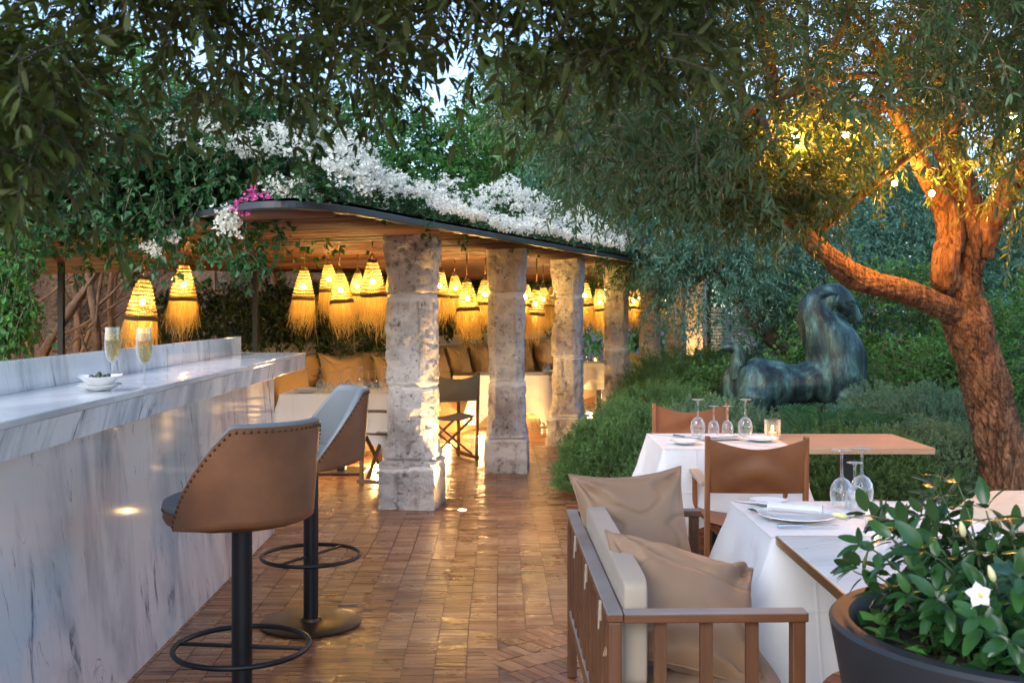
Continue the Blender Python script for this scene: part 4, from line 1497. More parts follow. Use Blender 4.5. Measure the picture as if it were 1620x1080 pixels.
knife('table knife with dark handle near the far cloth corner', (1.02, 6.1, .752), R(-50), .2)
director_chair('tan leather folding armchair turned back to viewer between the two tables', (1.21, 5.36, 0), R(-2), 'tan')
director_chair('tan leather chair facing the viewer behind the far white table', (1.18, 6.66, 0), R(180), 'tan')

# near tables
table('dining_table', 'square table under white cloth beside the slatted bench', (1.25, 3.775, 0), 0, .72, .64, .745, 'table_wood')
tablecloth('white tablecloth hanging to a point beside the slatted bench', .862, 1.65, 3.445, 4.10, .748, .40, 8, None, flare=.075, amp=.016, cd=.28)
table('marble_table', 'marble topped table with brass edge behind the dark planter', (1.245, 3.07, 0), 0, .74, .735, .756, 'table_marble', .028, 'four', 'brass')
plate('white dinner plate with rolled napkin on the near cloth', (1.02, 3.74, .752), .135)
plate('small white bread plate at far left of the near cloth', (.985, 4.0, .752), .075)
napkin_roll('rolled white napkin lying across the near dinner plate', (1.02, 3.755, .768), R(-24), .19, .022)
knife('silver knife in front of the near dinner plate', (1.02, 3.585, .753), R(3), .22)
knife('silver fork left of the near dinner plate', (.905, 3.80, .753), R(100), .19, 'fork')
glass('tall upturned glass leftmost on the near cloth above the planter', (1.255, 3.97, .752), True)
glass('small upturned glass between two tall ones above the planter', (1.288, 3.92, .752), False)
glass('tall upturned glass right of the small one above the planter', (1.352, 4.03, .752), True)
candle('lit candle in a tumbler behind the glossy planter leaves', (1.262, 3.62, .752), 1.0)
director_chair('cream covered armchair right of the near white table', (2.02, 4.20, 0), R(96), 'cream')
pillow('pillow', 'cream pillow with peaked corner propped in the right armchair', 'pillow', .46, .44, .16, mat_from((1.95, 4.12, .685), (.62, .70, .10), (-.62, -.60, .40)), MAT['cream'], 4)

# ------------------------------------------------------------------ slatted bench
sf = thing('slatted_bench', 'weathered teak bench with slatted back beside the near tables', 'bench', (.24, 3.555, 0), R(1.3))
Ls, Dp = .742, .545
MB().box((.022, 0, .668), (.046, 2 * Ls, .024)).build('top_rail', MAT['teak_y'], sf, bevel=.004)
MB().box((.022, 0, .25), (.030, 2 * Ls - .06, .05)).build('lower_rail', MAT['teak_y'], sf, bevel=.003)
for i in range(13):
    y = -Ls + .035 + i * (2 * Ls - .07) / 12
    if i in (0, 12): continue
    MB().box((.022, y, .466), (.020, .036, .378)).build('slat', MAT['teak'], sf, bevel=.002)
for sy in (-1, 1):
    MB().box((Dp / 2 + .024, sy * (Ls - .024), .668), (Dp - .044, .058, .026)).build('arm', MAT['teak_x'], sf, bevel=.004)
    MB().box((.022, sy * (Ls - .024), .328), (.036, .042, .654)).build('rear_leg', MAT['teak'], sf, bevel=.003)
    MB().box((Dp - .022, sy * (Ls - .024), .328), (.036, .042, .654)).build('front_leg', MAT['teak'], sf, bevel=.003)
    MB().box((Dp / 2, sy * (Ls - .024), .27), (Dp - .08, .028, .05)).build('side_rail', MAT['teak_x'], sf, bevel=.003)
    for k in range(1, 4):
        MB().box((.022 + k * (Dp - .044) / 4, sy * (Ls - .024), .475), (.034, .020, .362)).build('slat', MAT['teak'], sf, bevel=.002)
MB().box((Dp / 2 + .01, 0, .285), (Dp - .06, 2 * Ls - .10, .03)).build('seat_deck', MAT['teak_y'], sf)
def puffy(mb, c, s, n=14, p=7, wr=.004, seed=0):
    """Upholstered slab: rounded box with soft bulge."""
    rows = []
    for v in np.linspace(-PI / 2, PI / 2, n * 2):
        a = np.linspace(0, 2 * PI, n * 6, endpoint=False)
        f = lambda q, e: np.sign(q) * np.abs(q) ** e
        x = s[0] / 2 * f(np.cos(v), 2 / p) * f(np.cos(a), 2 / p); y = s[1] / 2 * f(np.cos(v), 2 / p) * f(np.sin(a), 2 / p)
        z = np.full(len(a), s[2] / 2 * f(np.sin(v), 2 / p))
        q = np.stack([x, y, z], 1)
        q = q * (1 + (wr / .1 * fbm(q + seed, 5, 2, seed))[:, None] * np.array([.06, .02, .06]))
        rows.append(q + np.array(c))
    return mb.grid(np.array(rows), closed_u=True)
sc1 = puffy(MB(), (Dp / 2 + .05, 0, .375), (Dp - .12, 2 * Ls - .11, .145)).build('seat_cushion', MAT['greige'], None, True)
sc1.location, sc1.rotation_euler = sf.location, sf.rotation_euler
tag(sc1, 'taupe seat cushion lying in the slatted bench', 'seat cushion')
bc = puffy(MB(), (.088, .01, .60), (.075, 2 * Ls - .12, .31), p=14, seed=3).build('back_cushion', MAT['greige2'], None, True)
bc.location, bc.rotation_euler = sf.location, sf.rotation_euler
tag(bc, 'long pale back cushion tied along the slatted bench back', 'back cushion')
for k in (-.62, -.20, .22):
    m = MB()
    m.box((-.006, k, .655), (.008, .016, .056)); m.box((-.009, k + .006, .63), (.004, .010, .06), (0.1, 0, .2))
    m.build('tie', MAT['greige2'], bc, bevel=.002)
pillow('pillow', 'taupe square pillow standing upright at the far end of the bench', 'pillow', .48, .46, .17, mat_from((.475, 4.02, .655), (.92, .30, .02), (.30, -.90, .34)), MAT['greige'], 1, .014)
pillow('pillow', 'taupe square pillow slumped low against the near bench arm', 'pillow', .50, .46, .20, mat_from((.515, 3.14, .600), (.93, .10, -.26), (.20, -.62, .80)), MAT['greige'], 2, .018)

# ------------------------------------------------------------------ planter with gardenia
PX, PY, PR, PZ = 1.085, 2.235, .385, .825
pl = thing('planter', 'large round dark grey planter in the near corner', 'planter', (PX, PY, 0))
MB().lathe([(0, 0.002), (.23, .002), (.25, .02), (PR - .045, .55), (PR, PZ - .03), (PR + .004, PZ - .008), (PR - .004, PZ), (PR - .038, PZ), (PR - .046, PZ - .010), (PR - .06, PZ - .09)], 96).build('pot', MAT['planter'], pl, True, angle=35)
a = np.linspace(0, 2 * PI, 60, endpoint=False); rr = np.linspace(0, PR - .055, 22)
A_, R_ = np.meshgrid(a, rr)
V = np.stack([R_ * np.cos(A_), R_ * np.sin(A_), PZ - .065 + 0 * A_], -1)
V[..., 2] += .012 * fbm(V, 18, 3, 4) + .02 * (1 - R_ / PR)
MB().grid(V, closed_u=True).build('soil', MAT['soil'], pl, True)

gd = thing('gardenia', 'glossy leaved flowering shrub growing in the dark planter', 'potted plant', (PX, PY, PZ - .06))
lm, sm = MB(), MB()
bud_tips = []
r2 = random.Random(12)
for k in range(96):
    ang = r2.uniform(0, 2 * PI)
    rad0 = r2.uniform(.02, .20)
    out = r2.uniform(.25, 1.0)
    Ht = r2.uniform(.10, .335) * (1.12 - .35 * out) * (1 - .45 * max(0, math.cos(ang)))
    p0 = Vector((rad0 * math.cos(ang), rad0 * math.sin(ang), -.01))
    p3 = Vector(((rad0 + .30 * out * (.62 if math.cos(ang) < 0 else 1.1)) * math.cos(ang) + .0, (rad0 + .27 * out) * math.sin(ang), Ht))
    p1 = p0 + Vector((0, 0, Ht * .6)) + (p3 - p0) * .15
    pts = [p0.lerp(p1, u).lerp(p1.lerp(p3, u), u) for u in np.linspace(0, 1, 8)]
    sm.tube(pts, np.linspace(.0042, .0016, 8), 6)
    d = (pts[-1] - pts[-2]).normalized()
    nn = 5 + r2.randint(0, 3)
    Pn, Dn, Nn_, Ln = [], [], [], []
    for j in range(nn):
        u = .30 + .70 * j / (nn - 1)
        i0 = min(6, int(u * 7)); f_ = u * 7 - i0
        p = pts[i0].lerp(pts[i0 + 1], f_)
        tdir = (pts[i0 + 1] - pts[i0]).normalized()
        ph = j * PI / 2 + k
        sd = tdir.orthogonal().normalized(); ot = tdir.cross(sd)
        for sg in ((1, -1) if j < nn - 1 else (1, -1, 2, -2)):
            aa = ph + (0 if sg > 0 else PI) + (PI / 2 if abs(sg) == 2 else 0)
            ld = (sd * math.cos(aa) + ot * math.sin(aa)) * (.9 if j < nn - 1 else .6) + tdir * (.45 if j < nn - 1 else .8) + Vector((0, 0, r2.uniform(-.25, .1)))
            Pn.append(p); Dn.append(ld.normalized()); Nn_.append((tdir + Vector((0, 0, .6)) + Vector((r2.gauss(0, .2), r2.gauss(0, .2), 0))).normalized())
            Ln.append(r2.uniform(.050, .088))
    Ln = np.array(Ln)
    V, F, r = leaf_geo(np.array(Pn), np.array(Dn), np.array(Nn_), Ln, Ln * r2.uniform(.42, .50), 'broad', .30, .28)
    lm.add(V, F, r)
gl_leaves = lm.build('leaves', MAT['leaf_gloss'], gd, True)
gl_leaves['kind'] = 'stuff'
ss = gl_leaves.modifiers.new('sub', 'SUBSURF'); ss.levels = 1; ss.render_levels = 1
sm.build('stems', simple('green stem', (.06, .09, .03), .6), gd, True)
def flower(center, face, s):
    m = MB()
    f = Vector(face).normalized(); sd = f.orthogonal().normalized(); ot = f.cross(sd)
    for k in range(5):
        a_ = k * 2 * PI / 5 + .2
        d_ = sd * math.cos(a_) + ot * math.sin(a_)
        w_ = f.cross(d_)
        rows = []
        for u in np.linspace(0, 1, 8):
            wid = s * .36 * math.sin(min(1, u * 1.15 + .08) * PI) ** .7 * (1 - .15 * u) if u < 1 else 0.0005
            c_ = Vector(center) + d_ * (s * u) + f * (s * (.12 * math.sin(u * PI) - .22 * u * u))
            rows.append([tuple(c_ + w_ * (wid * v) - f * (s * .05 * (abs(v)) - s * .05 * v)) for v in np.linspace(-1, 1, 7)])
        m.grid(np.array(rows), rnd=.8)
    return m
fp = P(1549, 940, 1.865) - Vector((PX, PY, PZ - .06))
fl = flower(tuple(fp), (-.15, -.85, .35), .028).build('flower', MAT['petal_flower'], gd, True)
MB().ball(tuple(fp + Vector((0, -.006, .001))), (.004, .005, .004), 10, 8).build('flower_eye', simple('yellow eye', (.75, .5, .08), .5), fl, True)
M_BUD = simple('flower bud', (.58, .56, .30), .45, .15, 30)
def bud(center, d, L):
    c_ = Vector(center); d = Vector(d).normalized()
    u = np.linspace(0, 1, 10)
    pts = [c_ + d * (L * x) for x in u]
    return MB().tube(pts, L * .20 * np.sin(np.clip(u * .97 + .03, 0, 1) * PI) ** .7 * (1.15 - .5 * u) + .0004, 10).build('bud', M_BUD, gd, True)
for (px, py, Y, d, L, q) in ((1322, 814, 2.05, (-1, -.1, .22), .036, (1408, 822)), (1522, 834, 2.0, (-.25, -.2, .9), .034, (1530, 862)), (1568, 905, 1.98, (-.35, -.1, .9), .036, (1580, 940)), (1690, 880, 2.1, (.2, 0, .9), .034, (1680, 920))):
    b0 = P(px, py, Y) - Vector((PX, PY, PZ - .06))
    bd = Vector(d).normalized()
    bud(b0 - bd * 0 + (bd * -.02 if px != 1322 else Vector((.025, 0, -.005))), d, L)
    tail = P(q[0], q[1], Y + .03) - Vector((PX, PY, PZ - .06))
    s_ = b0 + (bd * -.02 if px != 1322 else Vector((.025, 0, -.005)))
    MB().tube([tail, tail.lerp(s_, .5) + Vector((0, 0, .006)), s_], .0017, 6).build('bud_stalk', MAT['twig'], gd, True)
iv = MB()
n = 260
pr = PR - .06
ra = np.sqrt(rng.random(n)) * pr; an = rng.uniform(0, 2 * PI, n)
P0 = np.stack([ra * np.cos(an), ra * np.sin(an), .015 + .05 * rng.random(n)], 1)
V, F, r = leaf_geo(P0, unit(rand_dirs(n) * np.array([1, 1, .35])), unit(np.array([0, 0, 1]) + rng.normal(0, .4, (n, 3))), rng.uniform(.03, .055, n), rng.uniform(.03, .045, n), 'broad', .2, .25)
iv.add(V, F, r)
ivo = iv.build('ivy', MAT['leaf_green'], None, True)
ivo.location = (PX, PY, PZ - .06)
tag(ivo, 'low ivy leaves covering the soil in the dark planter', 'ivy', kind='stuff')

# ------------------------------------------------------------------ horse statue
YH = 10.0
def hp(px, py, dy=0.0):
    q = P(px, py, YH); return Vector((q.x, q.y + dy, q.z))
hs = thing('horse_statue', 'green patinated bronze horse statue with tall arched neck amid shrubs', 'statue', (P(1262, 600, YH).x, YH, 0))
hl = np.array(hs.location)
S = YH / FPX
m = MB()
def sweep(pts, rad, dep=1.0, n=28):
    """Union piece: ellipses along a path in the statue's plane, depth scaled by dep."""
    k = len(m.v)
    m.tube(smooth3(pts), np.interp(np.linspace(0, 1, len(smooth3(pts))), np.linspace(0, 1, len(rad)), rad), n)
    V = m.v[k]
    V[:, 1] = YH + (V[:, 1] - YH) * dep if abs(dep - 1) > 1e-6 else V[:, 1]
def smooth3(pts, k=6):
    p = np.array([tuple(q) for q in pts], float)
    out = []
    for i in range(len(p) - 1):
        p0, p1, p2, p3 = p[max(i - 1, 0)], p[i], p[i + 1], p[min(i + 2, len(p) - 1)]
        for t_ in np.linspace(0, 1, k, endpoint=False):
            out.append(.5 * ((2 * p1) + (-p0 + p2) * t_ + (2 * p0 - 5 * p1 + 4 * p2 - p3) * t_ ** 2 + (-p0 + 3 * p1 - 3 * p2 + p3) * t_ ** 3))
    out.append(p[-1])
    return np.array(out)
def ell(px, py, rx, ry, rd, dy=0):
    c_ = hp(px, py, dy)
    m.ball(tuple(c_), (rx * S, rd * S, ry * S), 36, 24)
# trunk
ell(1201, 613, 41, 48, 46); ell(1222, 609, 40, 41, 42); ell(1250, 608, 42, 33, 38); ell(1285, 606, 46, 36, 40); ell(1322, 594, 50, 58, 46); ell(1326, 572, 45, 50, 42)
ell(1173, 620, 28, 44, 32, .15)
sweep([hp(1322, 590), hp(1321, 560), hp(1308, 530), hp(1294, 504), hp(1291, 484), hp(1300, 471)], [x * S for x in (50, 47, 40, 30, 25, 20)], .86)
sweep([hp(1300, 474), hp(1318, 467), hp(1334, 476), hp(1346, 490), hp(1355, 505), hp(1359, 513)], [x * S for x in (20, 20, 17.5, 12.5, 9.5, 7)], .86)
ell(1314, 477, 23, 19, 22); ell(1326, 482, 14, 14, 19)
ell(1335, 488, 11, 12, 15)
for sx, px in ((-.16, 1190), (.16, 1196), (-.15, 1335), (.15, 1330)):
    top = hp(px, 615, sx); 
    m.tube([top + Vector((0, 0, .12)), top - Vector((0, 0, .05)), Vector((top.x - .02, top.y, .42)), Vector((top.x + .02, top.y, .22)), Vector((top.x, top.y, .0))], [.05, .17, .12, .065, .075], 18)
raw = m.build('body', MAT['bronze'], None, True)
rm = raw.modifiers.new('r', 'REMESH'); rm.mode = 'VOXEL'; rm.voxel_size = .014
smd = raw.modifiers.new('s', 'SMOOTH'); smd.factor = .6; smd.iterations = 14
dg = bpy.context.evaluated_depsgraph_get()
me2 = bpy.data.meshes.new_from_object(raw.evaluated_get(dg))
bpy.data.objects.remove(raw)
co_ = np.zeros(len(me2.vertices) * 3, np.float32); me2.vertices.foreach_get('co', co_)
co_ = co_.reshape(-1, 3) - hl.astype(np.float32); me2.vertices.foreach_set('co', co_.ravel())
me2.polygons.foreach_set('use_smooth', np.ones(len(me2.polygons), bool))
me2.materials.clear(); me2.materials.append(MAT['bronze'])
body = bpy.data.objects.new('body', me2); C.objects.link(body); body.parent = hs
# mane: a thin scalloped fin along the back of the neck
mp = smooth3([hp(1281, 574), hp(1270, 545), hp(1263, 515), hp(1263, 490), hp(1270, 470), hp(1287, 457), hp(1304, 451), hp(1320, 451), hp(1335, 456), hp(1346, 465)], 24) - hl
cen = np.array([hp(1312, 560), hp(1300, 500)]).mean(0) - hl
tan_ = unit(np.gradient(mp, axis=0)); inn = np.stack([tan_[:, 2], 0 * tan_[:, 0], -tan_[:, 0]], 1)
mm = MB(); rows = []
sc_ = 1 + .05 * np.sin(np.arange(len(mp)) * 2.1)
grv = (1 + .05 * np.sin(np.arange(len(mp)) * 2.1))[:, None]
tpr = np.clip(np.minimum(np.arange(len(mp)), len(mp) - 1 - np.arange(len(mp))) / 42, .12, 1)[:, None]
for dd, th in ((.200, .040), (.150, .104), (.095, .112), (.055, .090), (.022, .055), (.0, .014), (.0, -.014), (.022, -.055), (.055, -.090), (.095, -.112), (.150, -.104), (.200, -.040)):
    rows.append(mp + inn * (dd * sc_[:, None] * tpr) + np.array([0, th, 0]) * tpr * grv)
mm.grid(np.array(rows)); mm.build('mane', MAT['bronze_dark'], hs, True, angle=50)
tl = [hp(1166, 600), hp(1165, 582), hp(1167, 566), hp(1166, 554), hp(1157, 549), hp(1147, 550), hp(1139, 551)]
mm = MB(); mm.tube(smooth3(tl) - hl, np.interp(np.linspace(0, 1, 37), np.linspace(0, 1, 7), [x * S for x in (11, 10, 9.5, 10, 9, 6.5, 3)]), 18)
for o_ in (-3, 0, 3):
    mm.tube(smooth3([hp(1172 + o_, 580, -.055), hp(1174 + o_ * .6, 562, -.058), hp(1167 + o_ * .4, 547 + o_ * .7, -.05), hp(1152, 546 + o_ * .8, -.035), hp(1142, 549 + o_ * .4, -.02)]) - hl, .008, 8)
mm.build('tail', MAT['bronze'], hs, True)
mm = MB(); mm.ball(tuple(np.array(hp(1343, 483, -.092)) - hl), (.020, .012, .014), 14, 10); mm.tube(smooth3([hp(1334, 479, -.102), hp(1343, 476, -.098), hp(1351, 481, -.080)]) - hl, .007, 8)
mm.build('eye', MAT['bronze_dark'], hs, True)
mm = MB(); mm.tube(smooth3([hp(1316, 484, -.118), hp(1318, 473, -.130), hp(1325, 464, -.110)]) - hl, np.interp(np.linspace(0, 1, 13), [0, .5, 1], [.026, .022, .004]), 12)
mm.build('ear', MAT['bronze'], hs, True)
mm = MB(); mm.ball(tuple(np.array(hp(1356, 507, -.045)) - hl), (.010, .008, .008), 10, 8); mm.tube(smooth3([hp(1349, 511, -.05), hp(1354, 514, -.046), hp(1359, 514, -.03)]) - hl, .004, 6)
mm.build('muzzle_detail', MAT['bronze'], hs, True)

# ------------------------------------------------------------------ shrubs, cycad
def shrub(label, c, r, n, mat='needle', nl=9, tl=.085, L=.026, W=.0075, cat='shrub', name='shrub', gap=-.5):
    """Rosemary-like mound: upright sprigs with needle leaves over a dark twiggy heart."""
    c, r = np.array(c, float), np.array(r, float)
    n = int(n * 1.9)
    d = rand_dirs(n); d[:, 2] = np.abs(d[:, 2]) * 1.0 - .12
    d = unit(d)
    bump = .95 + .13 * fbm(d * 2 + c, 1.5, 2, int(abs(c[0]) * 10)) + .10 * fbm(d * 5 + c, 2.0, 2, 3) + rng.normal(0, .03, n)
    A = d * r * bump[:, None] * rng.uniform(.80, 1.0, n)[:, None]
    A[:, 2] = np.maximum(A[:, 2], -.05)
    o = thing(name, label, cat, tuple(c))
    nd = unit(d * .7 + np.array([0, 0, .55]) + rng.normal(0, .35, (n, 3)))
    mb, wd = MB(), MB()
    twigs(mb, None, A, nd, tl * rng.uniform(.6, 1.25, n), nl, L, W, 'olive', .12, .75, 0, fold=.1, curl=.1, start=.05, clump=lambda V: fbm(V + c, 3.5, 3, 6) * 1.5)
    f = mb.build('foliage', MAT[mat], o)
    k = 60
    dd = rand_dirs(k); dd[:, 2] = np.abs(dd[:, 2])
    for q in dd:
        wd.tube([(0, 0, -c[2] + .02), tuple(q * r * .35 + np.array([0, 0, -c[2] * .4])), tuple(q * r * .85)], [.012, .008, .003], 5)
    core = np.stack([np.zeros(3)])
    wd.build('stems', MAT['bark_far'], o)
    return o
shrub('dark green rosemary mound spilling onto the path by the bench', (.98, 8.55, .12), (.62, .85, .56), 2600)
shrub('rosemary mound behind the first one, beside the fourth column', (1.55, 10.6, .16), (.75, 1.1, .56), 2400)
shrub('rosemary mound behind the leather chair that faces the viewer', (1.75, 8.8, .18), (.75, .85, .50), 2600, 'needle_grey')
shrub('loose green shrub before the far stone columns', (2.05, 13.0, .25), (.62, .8, .62), 1300, 'needle', 10, .22, .045, .009)
shrub('loose green shrub under the statue tail, by the far wall', (2.75, 13.6, .25), (.6, .8, .64), 1200, 'needle', 10, .22, .045, .009)
shrub('grey green mound under the statue belly', (2.55, 9.15, .15), (.75, .6, .36), 2200, 'needle_grey')
shrub('tall grey green mound right of the statue chest', (3.45, 9.1, .25), (.78, .8, .56), 2600, 'needle_grey')
shrub('low clipped mound behind the wooden table end', (2.35, 7.35, .14), (.80, .6, .50), 3000)
shrub('low clipped mound left of the olive trunk foot', (3.05, 7.55, .16), (.60, .62, .52), 2600, 'needle_grey')
shrub('rosemary mound right of the olive trunk', (4.05, 7.6, .2), (.7, .8, .6), 1800)
shrub('rosemary mound filling the gap under the far white table', (1.55, 7.6, .1), (.75, .5, .45), 1800)

def cycad(label, c, nf=16, L=.62):
    o = thing('cycad', label, 'cycad', tuple(c))
    for k in range(nf):
        a = k * 2.4 + rng.random() * .4
        el = rng.uniform(.6, 1.3)
        u = np.linspace(0, 1, 20)
        rad = L * u * math.cos(el) + .1 * L * u * u
        z = L * u * math.sin(el) - L * .26 * u * u
        pts = np.stack([rad * math.cos(a), rad * math.sin(a), z + .12], 1)
        mb = MB()
        mb.tube(pts, np.linspace(.006, .002, 20), 5, rnd=.2)
        n = 17
        uu = np.linspace(.12, .99, n)
        p = np.stack([np.interp(uu, u, pts[:, i]) for i in range(3)], 1)
        T = unit(np.gradient(p, axis=0))
        sd = unit(np.cross(T, [0, 0, 1.0]))
        nn = np.cross(sd, T)
        for sg in (1, -1):
            ll = .20 * np.sin(np.clip(uu * .9 + .1, 0, 1) * PI) ** .6 + .02
            V, F, r = leaf_geo(p, T * .40 + sd * sg + nn * .25, nn, ll, .012, 'olive', .1, .05, 0)
            mb.add(V, F, r)
        mb.build('frond', MAT['cycad'], o)
    return o
cycad('dark spiky cycad left of the pair, before the statue belly', (2.28, 7.9, .26), 17, .56)
cycad('dark spiky cycad right of its twin, under the statue chest', (2.74, 7.95, .26), 16, .54)
# ------------------------------------------------------------------ far wall, post and slatted screen
wl = MB().box((0, 0, 1.2), (.36, .5, 2.4)).build('garden_wall', MAT['plaster'])
wl.location = ((1100 - CX) / FPX * 19.6, 19.6, 0); wl.rotation_euler = (0, 0, R(-20))
tag(wl, 'short pale wall end lit warm, beyond the last columns', 'wall')
pp = MB(); pp.box((0, 0, 1.1), (.07, .07, 2.2))
for k in range(24):
    pp.box((-.01, -.037, .2 + k * .08), (.016, .006, .016))
pp = pp.build('post', MAT['black_metal'], None)
pp.name = 'perforated_post'
pp.location = ((1121 - CX) / FPX * 19, 19, 0)
tag(pp, 'dark perforated steel post right of the pale far wall', 'post')
sfn = thing('slat_screen', 'grey horizontal slat screen right of the dark far post', 'screen', ((1148 - CX) / FPX * 19.5, 19.5, 0))
m = MB()
for k in range(14):
    m.box((0, 0, .75 + k * .06), (.55, .02, .042))
m.build('slats', simple('grey slats', (.34, .35, .38), .6), sfn, bevel=.003)
for sx in (-.25, .25):
    MB().box((sx, .03, .8), (.05, .05, 1.6)).build('post', MAT['black_metal'], sfn)

# ------------------------------------------------------------------ earth wall and climbing stems at the left back
xs = np.linspace(-11, -1.6, 90); zs = np.linspace(-.05, 2.9, 36)
GX, GZ = np.meshgrid(xs, zs, indexing='ij')
GY = 12.9 + .25 * fbm(np.stack([GX, GX * 0, GZ], -1), .9, 4, 3) + .35 * np.clip(GX + 3.4, 0, 3)
ew = MB().grid(np.stack([GX, GY, GZ], -1))
ewo = ew.build('boundary_wall', MAT['earth'], None, True)
tag(ewo, 'rough brown boundary wall behind the creeper stems at the left', 'wall')
for k, (px, lean, rad, lab) in enumerate(((40, .2, .05, 'pale creeper stem farthest left behind the bar'), (75, -.5, .035, 'thin creeper stem left of the dark post'), (88, .9, .06, 'thick creeper stem slanting up to the right by the dark post'), (118, -.25, .05, 'creeper stem just right of the dark post'), (132, .6, .03, 'thin curved creeper stem right of the dark post'),
                                         (150, -.1, .055, 'upright creeper stem midway between post and flutes'), (172, .3, .03, 'thin stem above the first champagne flute'), (187, -.05, .04, 'upright stem above and between the champagne flutes'), (262, .35, .03, 'thin stem between the two left lanterns'), (345, -.3, .04, 'stem in the dark right of the second lantern'), (440, -.15, .045, 'stem slanting beside the lantern cluster'))):
    Y = 11.9 + .35 * math.sin(k * 2.2)
    q = P(px, 560, Y)
    o = thing('climbing_vine', lab, 'creeper stem', (q.x, Y, 0), 0, 'creeper stems against the boundary wall')
    u = np.linspace(0, 1, 16)
    pts = np.stack([lean * (u - .45) * 1.3 + .06 * np.sin(u * 7 + k), .1 * np.sin(u * 4 + k * 2), u * 2.5], 1)
    MB().tube(pts, rad * (1.1 - .45 * u) * (1 + .12 * np.sin(u * 30 + k)), 9).build('trunk', MAT['vine'], o, True)
    m = MB()
    for j in range(4):
        i = 5 + j * 2
        d_ = np.array([rng.normal(0, .5), -.1, .55])
        m.tube([pts[i], pts[i] + d_ * .3, pts[i] + d_ * .75 + np.array([.05, 0, .12])], [rad * .42, rad * .3, rad * .15], 6)
    m.build('side_branch', MAT['vine'], o, True)

def mass(name, label, cat, A, D, mat, nl=5, tl=.25, L=.06, W=.035, kind='broad', lod=0, droop=.25, group=None, knd=None, wood=True, clump_s=.9, loc=None):
    loc = np.array(loc if loc is not None else (*A.mean(0)[:2], 0))
    o = thing(name, label, cat, tuple(loc), 0, group)
    mb, wd = MB(), MB()
    ns = int(rng.integers(1, 99))
    twigs(mb, wd if wood else None, A - loc, D, tl * rng.uniform(.6, 1.3, len(A)), nl, L, W, kind, droop, .9, lod, tr=.003, clump=lambda V: fbm(V + loc, clump_s, 2, ns) * 1.4)
    f = mb.build('foliage', MAT[mat], o)
    if wood and wd.n:
        wd.build('twigs', MAT['twig'], o)
    return o
def along(path, n, d0, d1, z0, z1):
    s = rng.random(n); off = rng.uniform(d0, d1, n)
    base = np.array(path); T = unit(np.gradient(base, axis=0))
    L = np.linspace(0, 1, len(base))
    p = np.stack([np.interp(s, L, base[:, k]) for k in range(2)], 1)
    t_ = np.stack([np.interp(s, L, T[:, k]) for k in range(2)], 1)
    q = p + np.stack([-t_[:, 1], t_[:, 0]], 1) * off[:, None]
    return np.c_[q, rng.uniform(z0, z1, n)]
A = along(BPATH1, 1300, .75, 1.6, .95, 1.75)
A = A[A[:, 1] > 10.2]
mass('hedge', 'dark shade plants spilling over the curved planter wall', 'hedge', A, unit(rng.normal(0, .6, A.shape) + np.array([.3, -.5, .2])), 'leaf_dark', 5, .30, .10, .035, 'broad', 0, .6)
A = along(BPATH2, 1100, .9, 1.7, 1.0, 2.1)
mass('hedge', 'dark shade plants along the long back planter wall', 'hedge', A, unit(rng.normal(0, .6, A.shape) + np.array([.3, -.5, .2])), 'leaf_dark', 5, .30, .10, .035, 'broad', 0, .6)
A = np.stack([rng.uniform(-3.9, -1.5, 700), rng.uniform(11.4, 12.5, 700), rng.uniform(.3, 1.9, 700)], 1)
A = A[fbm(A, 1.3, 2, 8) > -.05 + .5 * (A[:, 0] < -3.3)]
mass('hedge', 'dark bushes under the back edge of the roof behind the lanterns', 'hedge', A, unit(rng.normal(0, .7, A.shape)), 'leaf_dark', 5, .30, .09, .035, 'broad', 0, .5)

# ------------------------------------------------------------------ creeper and bougainvillea on the roof
def bloom_geo(c, dirs, s, k=5):
    """Clusters of papery bracts: each centre gets k florets of three bracts."""
    n = len(c)
    PP, DD, NN, LL = [], [], [], []
    for i in range(k):
        off = rand_dirs(n) * rng.uniform(.2, 1.0, (n, 1)) * s * 1.9
        f = unit(off + dirs * .8 * s + rng.normal(0, .3 * s, (n, 3)))
        sd = unit(np.cross(f, rand_dirs(n))); ot = np.cross(f, sd)
        for j in range(3):
            a_ = j * 2.094
            d_ = sd * math.cos(a_) + ot * math.sin(a_)
            PP.append(c + off); DD.append(d_ + f * .55); NN.append(f); LL.append(np.full(n, s) * rng.uniform(.7, 1.2, n))
    PP, DD, NN, LL = map(np.concatenate, (PP, DD, NN, LL))
    return leaf_geo(PP, DD, NN, LL, LL * .8, 'broad', .2, -.15, 0)
def roof_pts(n, s0, s1, d0, d1, hz):
    s = rng.uniform(s0, s1, n); d = d0 + (d1 - d0) * rng.random(n) ** 1.3
    xy = ROW0 + RU * s[:, None] + RN * d[:, None]
    xy[:, 0] += .12
    prof = np.clip((d - d0) / .5, .08, 1) ** .6 * (1 - .25 * np.clip((d - 1.6) / 1.5, 0, 1))
    lump = .75 + .45 * fbm(np.c_[xy, xy[:, 0] * 0], 1.3, 3, 4)
    h = hz(s) * prof * lump
    return xy, h, d
bg = thing('bougainvillea', 'white flowering bougainvillea heaped along the pergola roof edge', 'bougainvillea', (-.6, 8, 2.15), 0)
bl = np.array(bg.location)
hz = lambda s: .54 + .12 * np.exp(-((s - .5) / 2.5) ** 2)
xy, h, d = roof_pts(4200, -1.9, 12.5, -.05, 2.8, hz)
A = np.c_[xy, 2.12 + h * rng.uniform(.3, 1.10, len(h))]
mb, wd = MB(), MB()
twigs(mb, wd, A - bl, unit(rng.normal(0, .6, A.shape) + np.array([.2, -.3, .5])), .15 * rng.uniform(.6, 1.3, len(A)), 5, .050, .032, 'broad', .25, .9, 0, tr=.003)
mb.build('foliage', MAT['leaf_bougain'], bg); wd.build('twigs', MAT['twig'], bg)
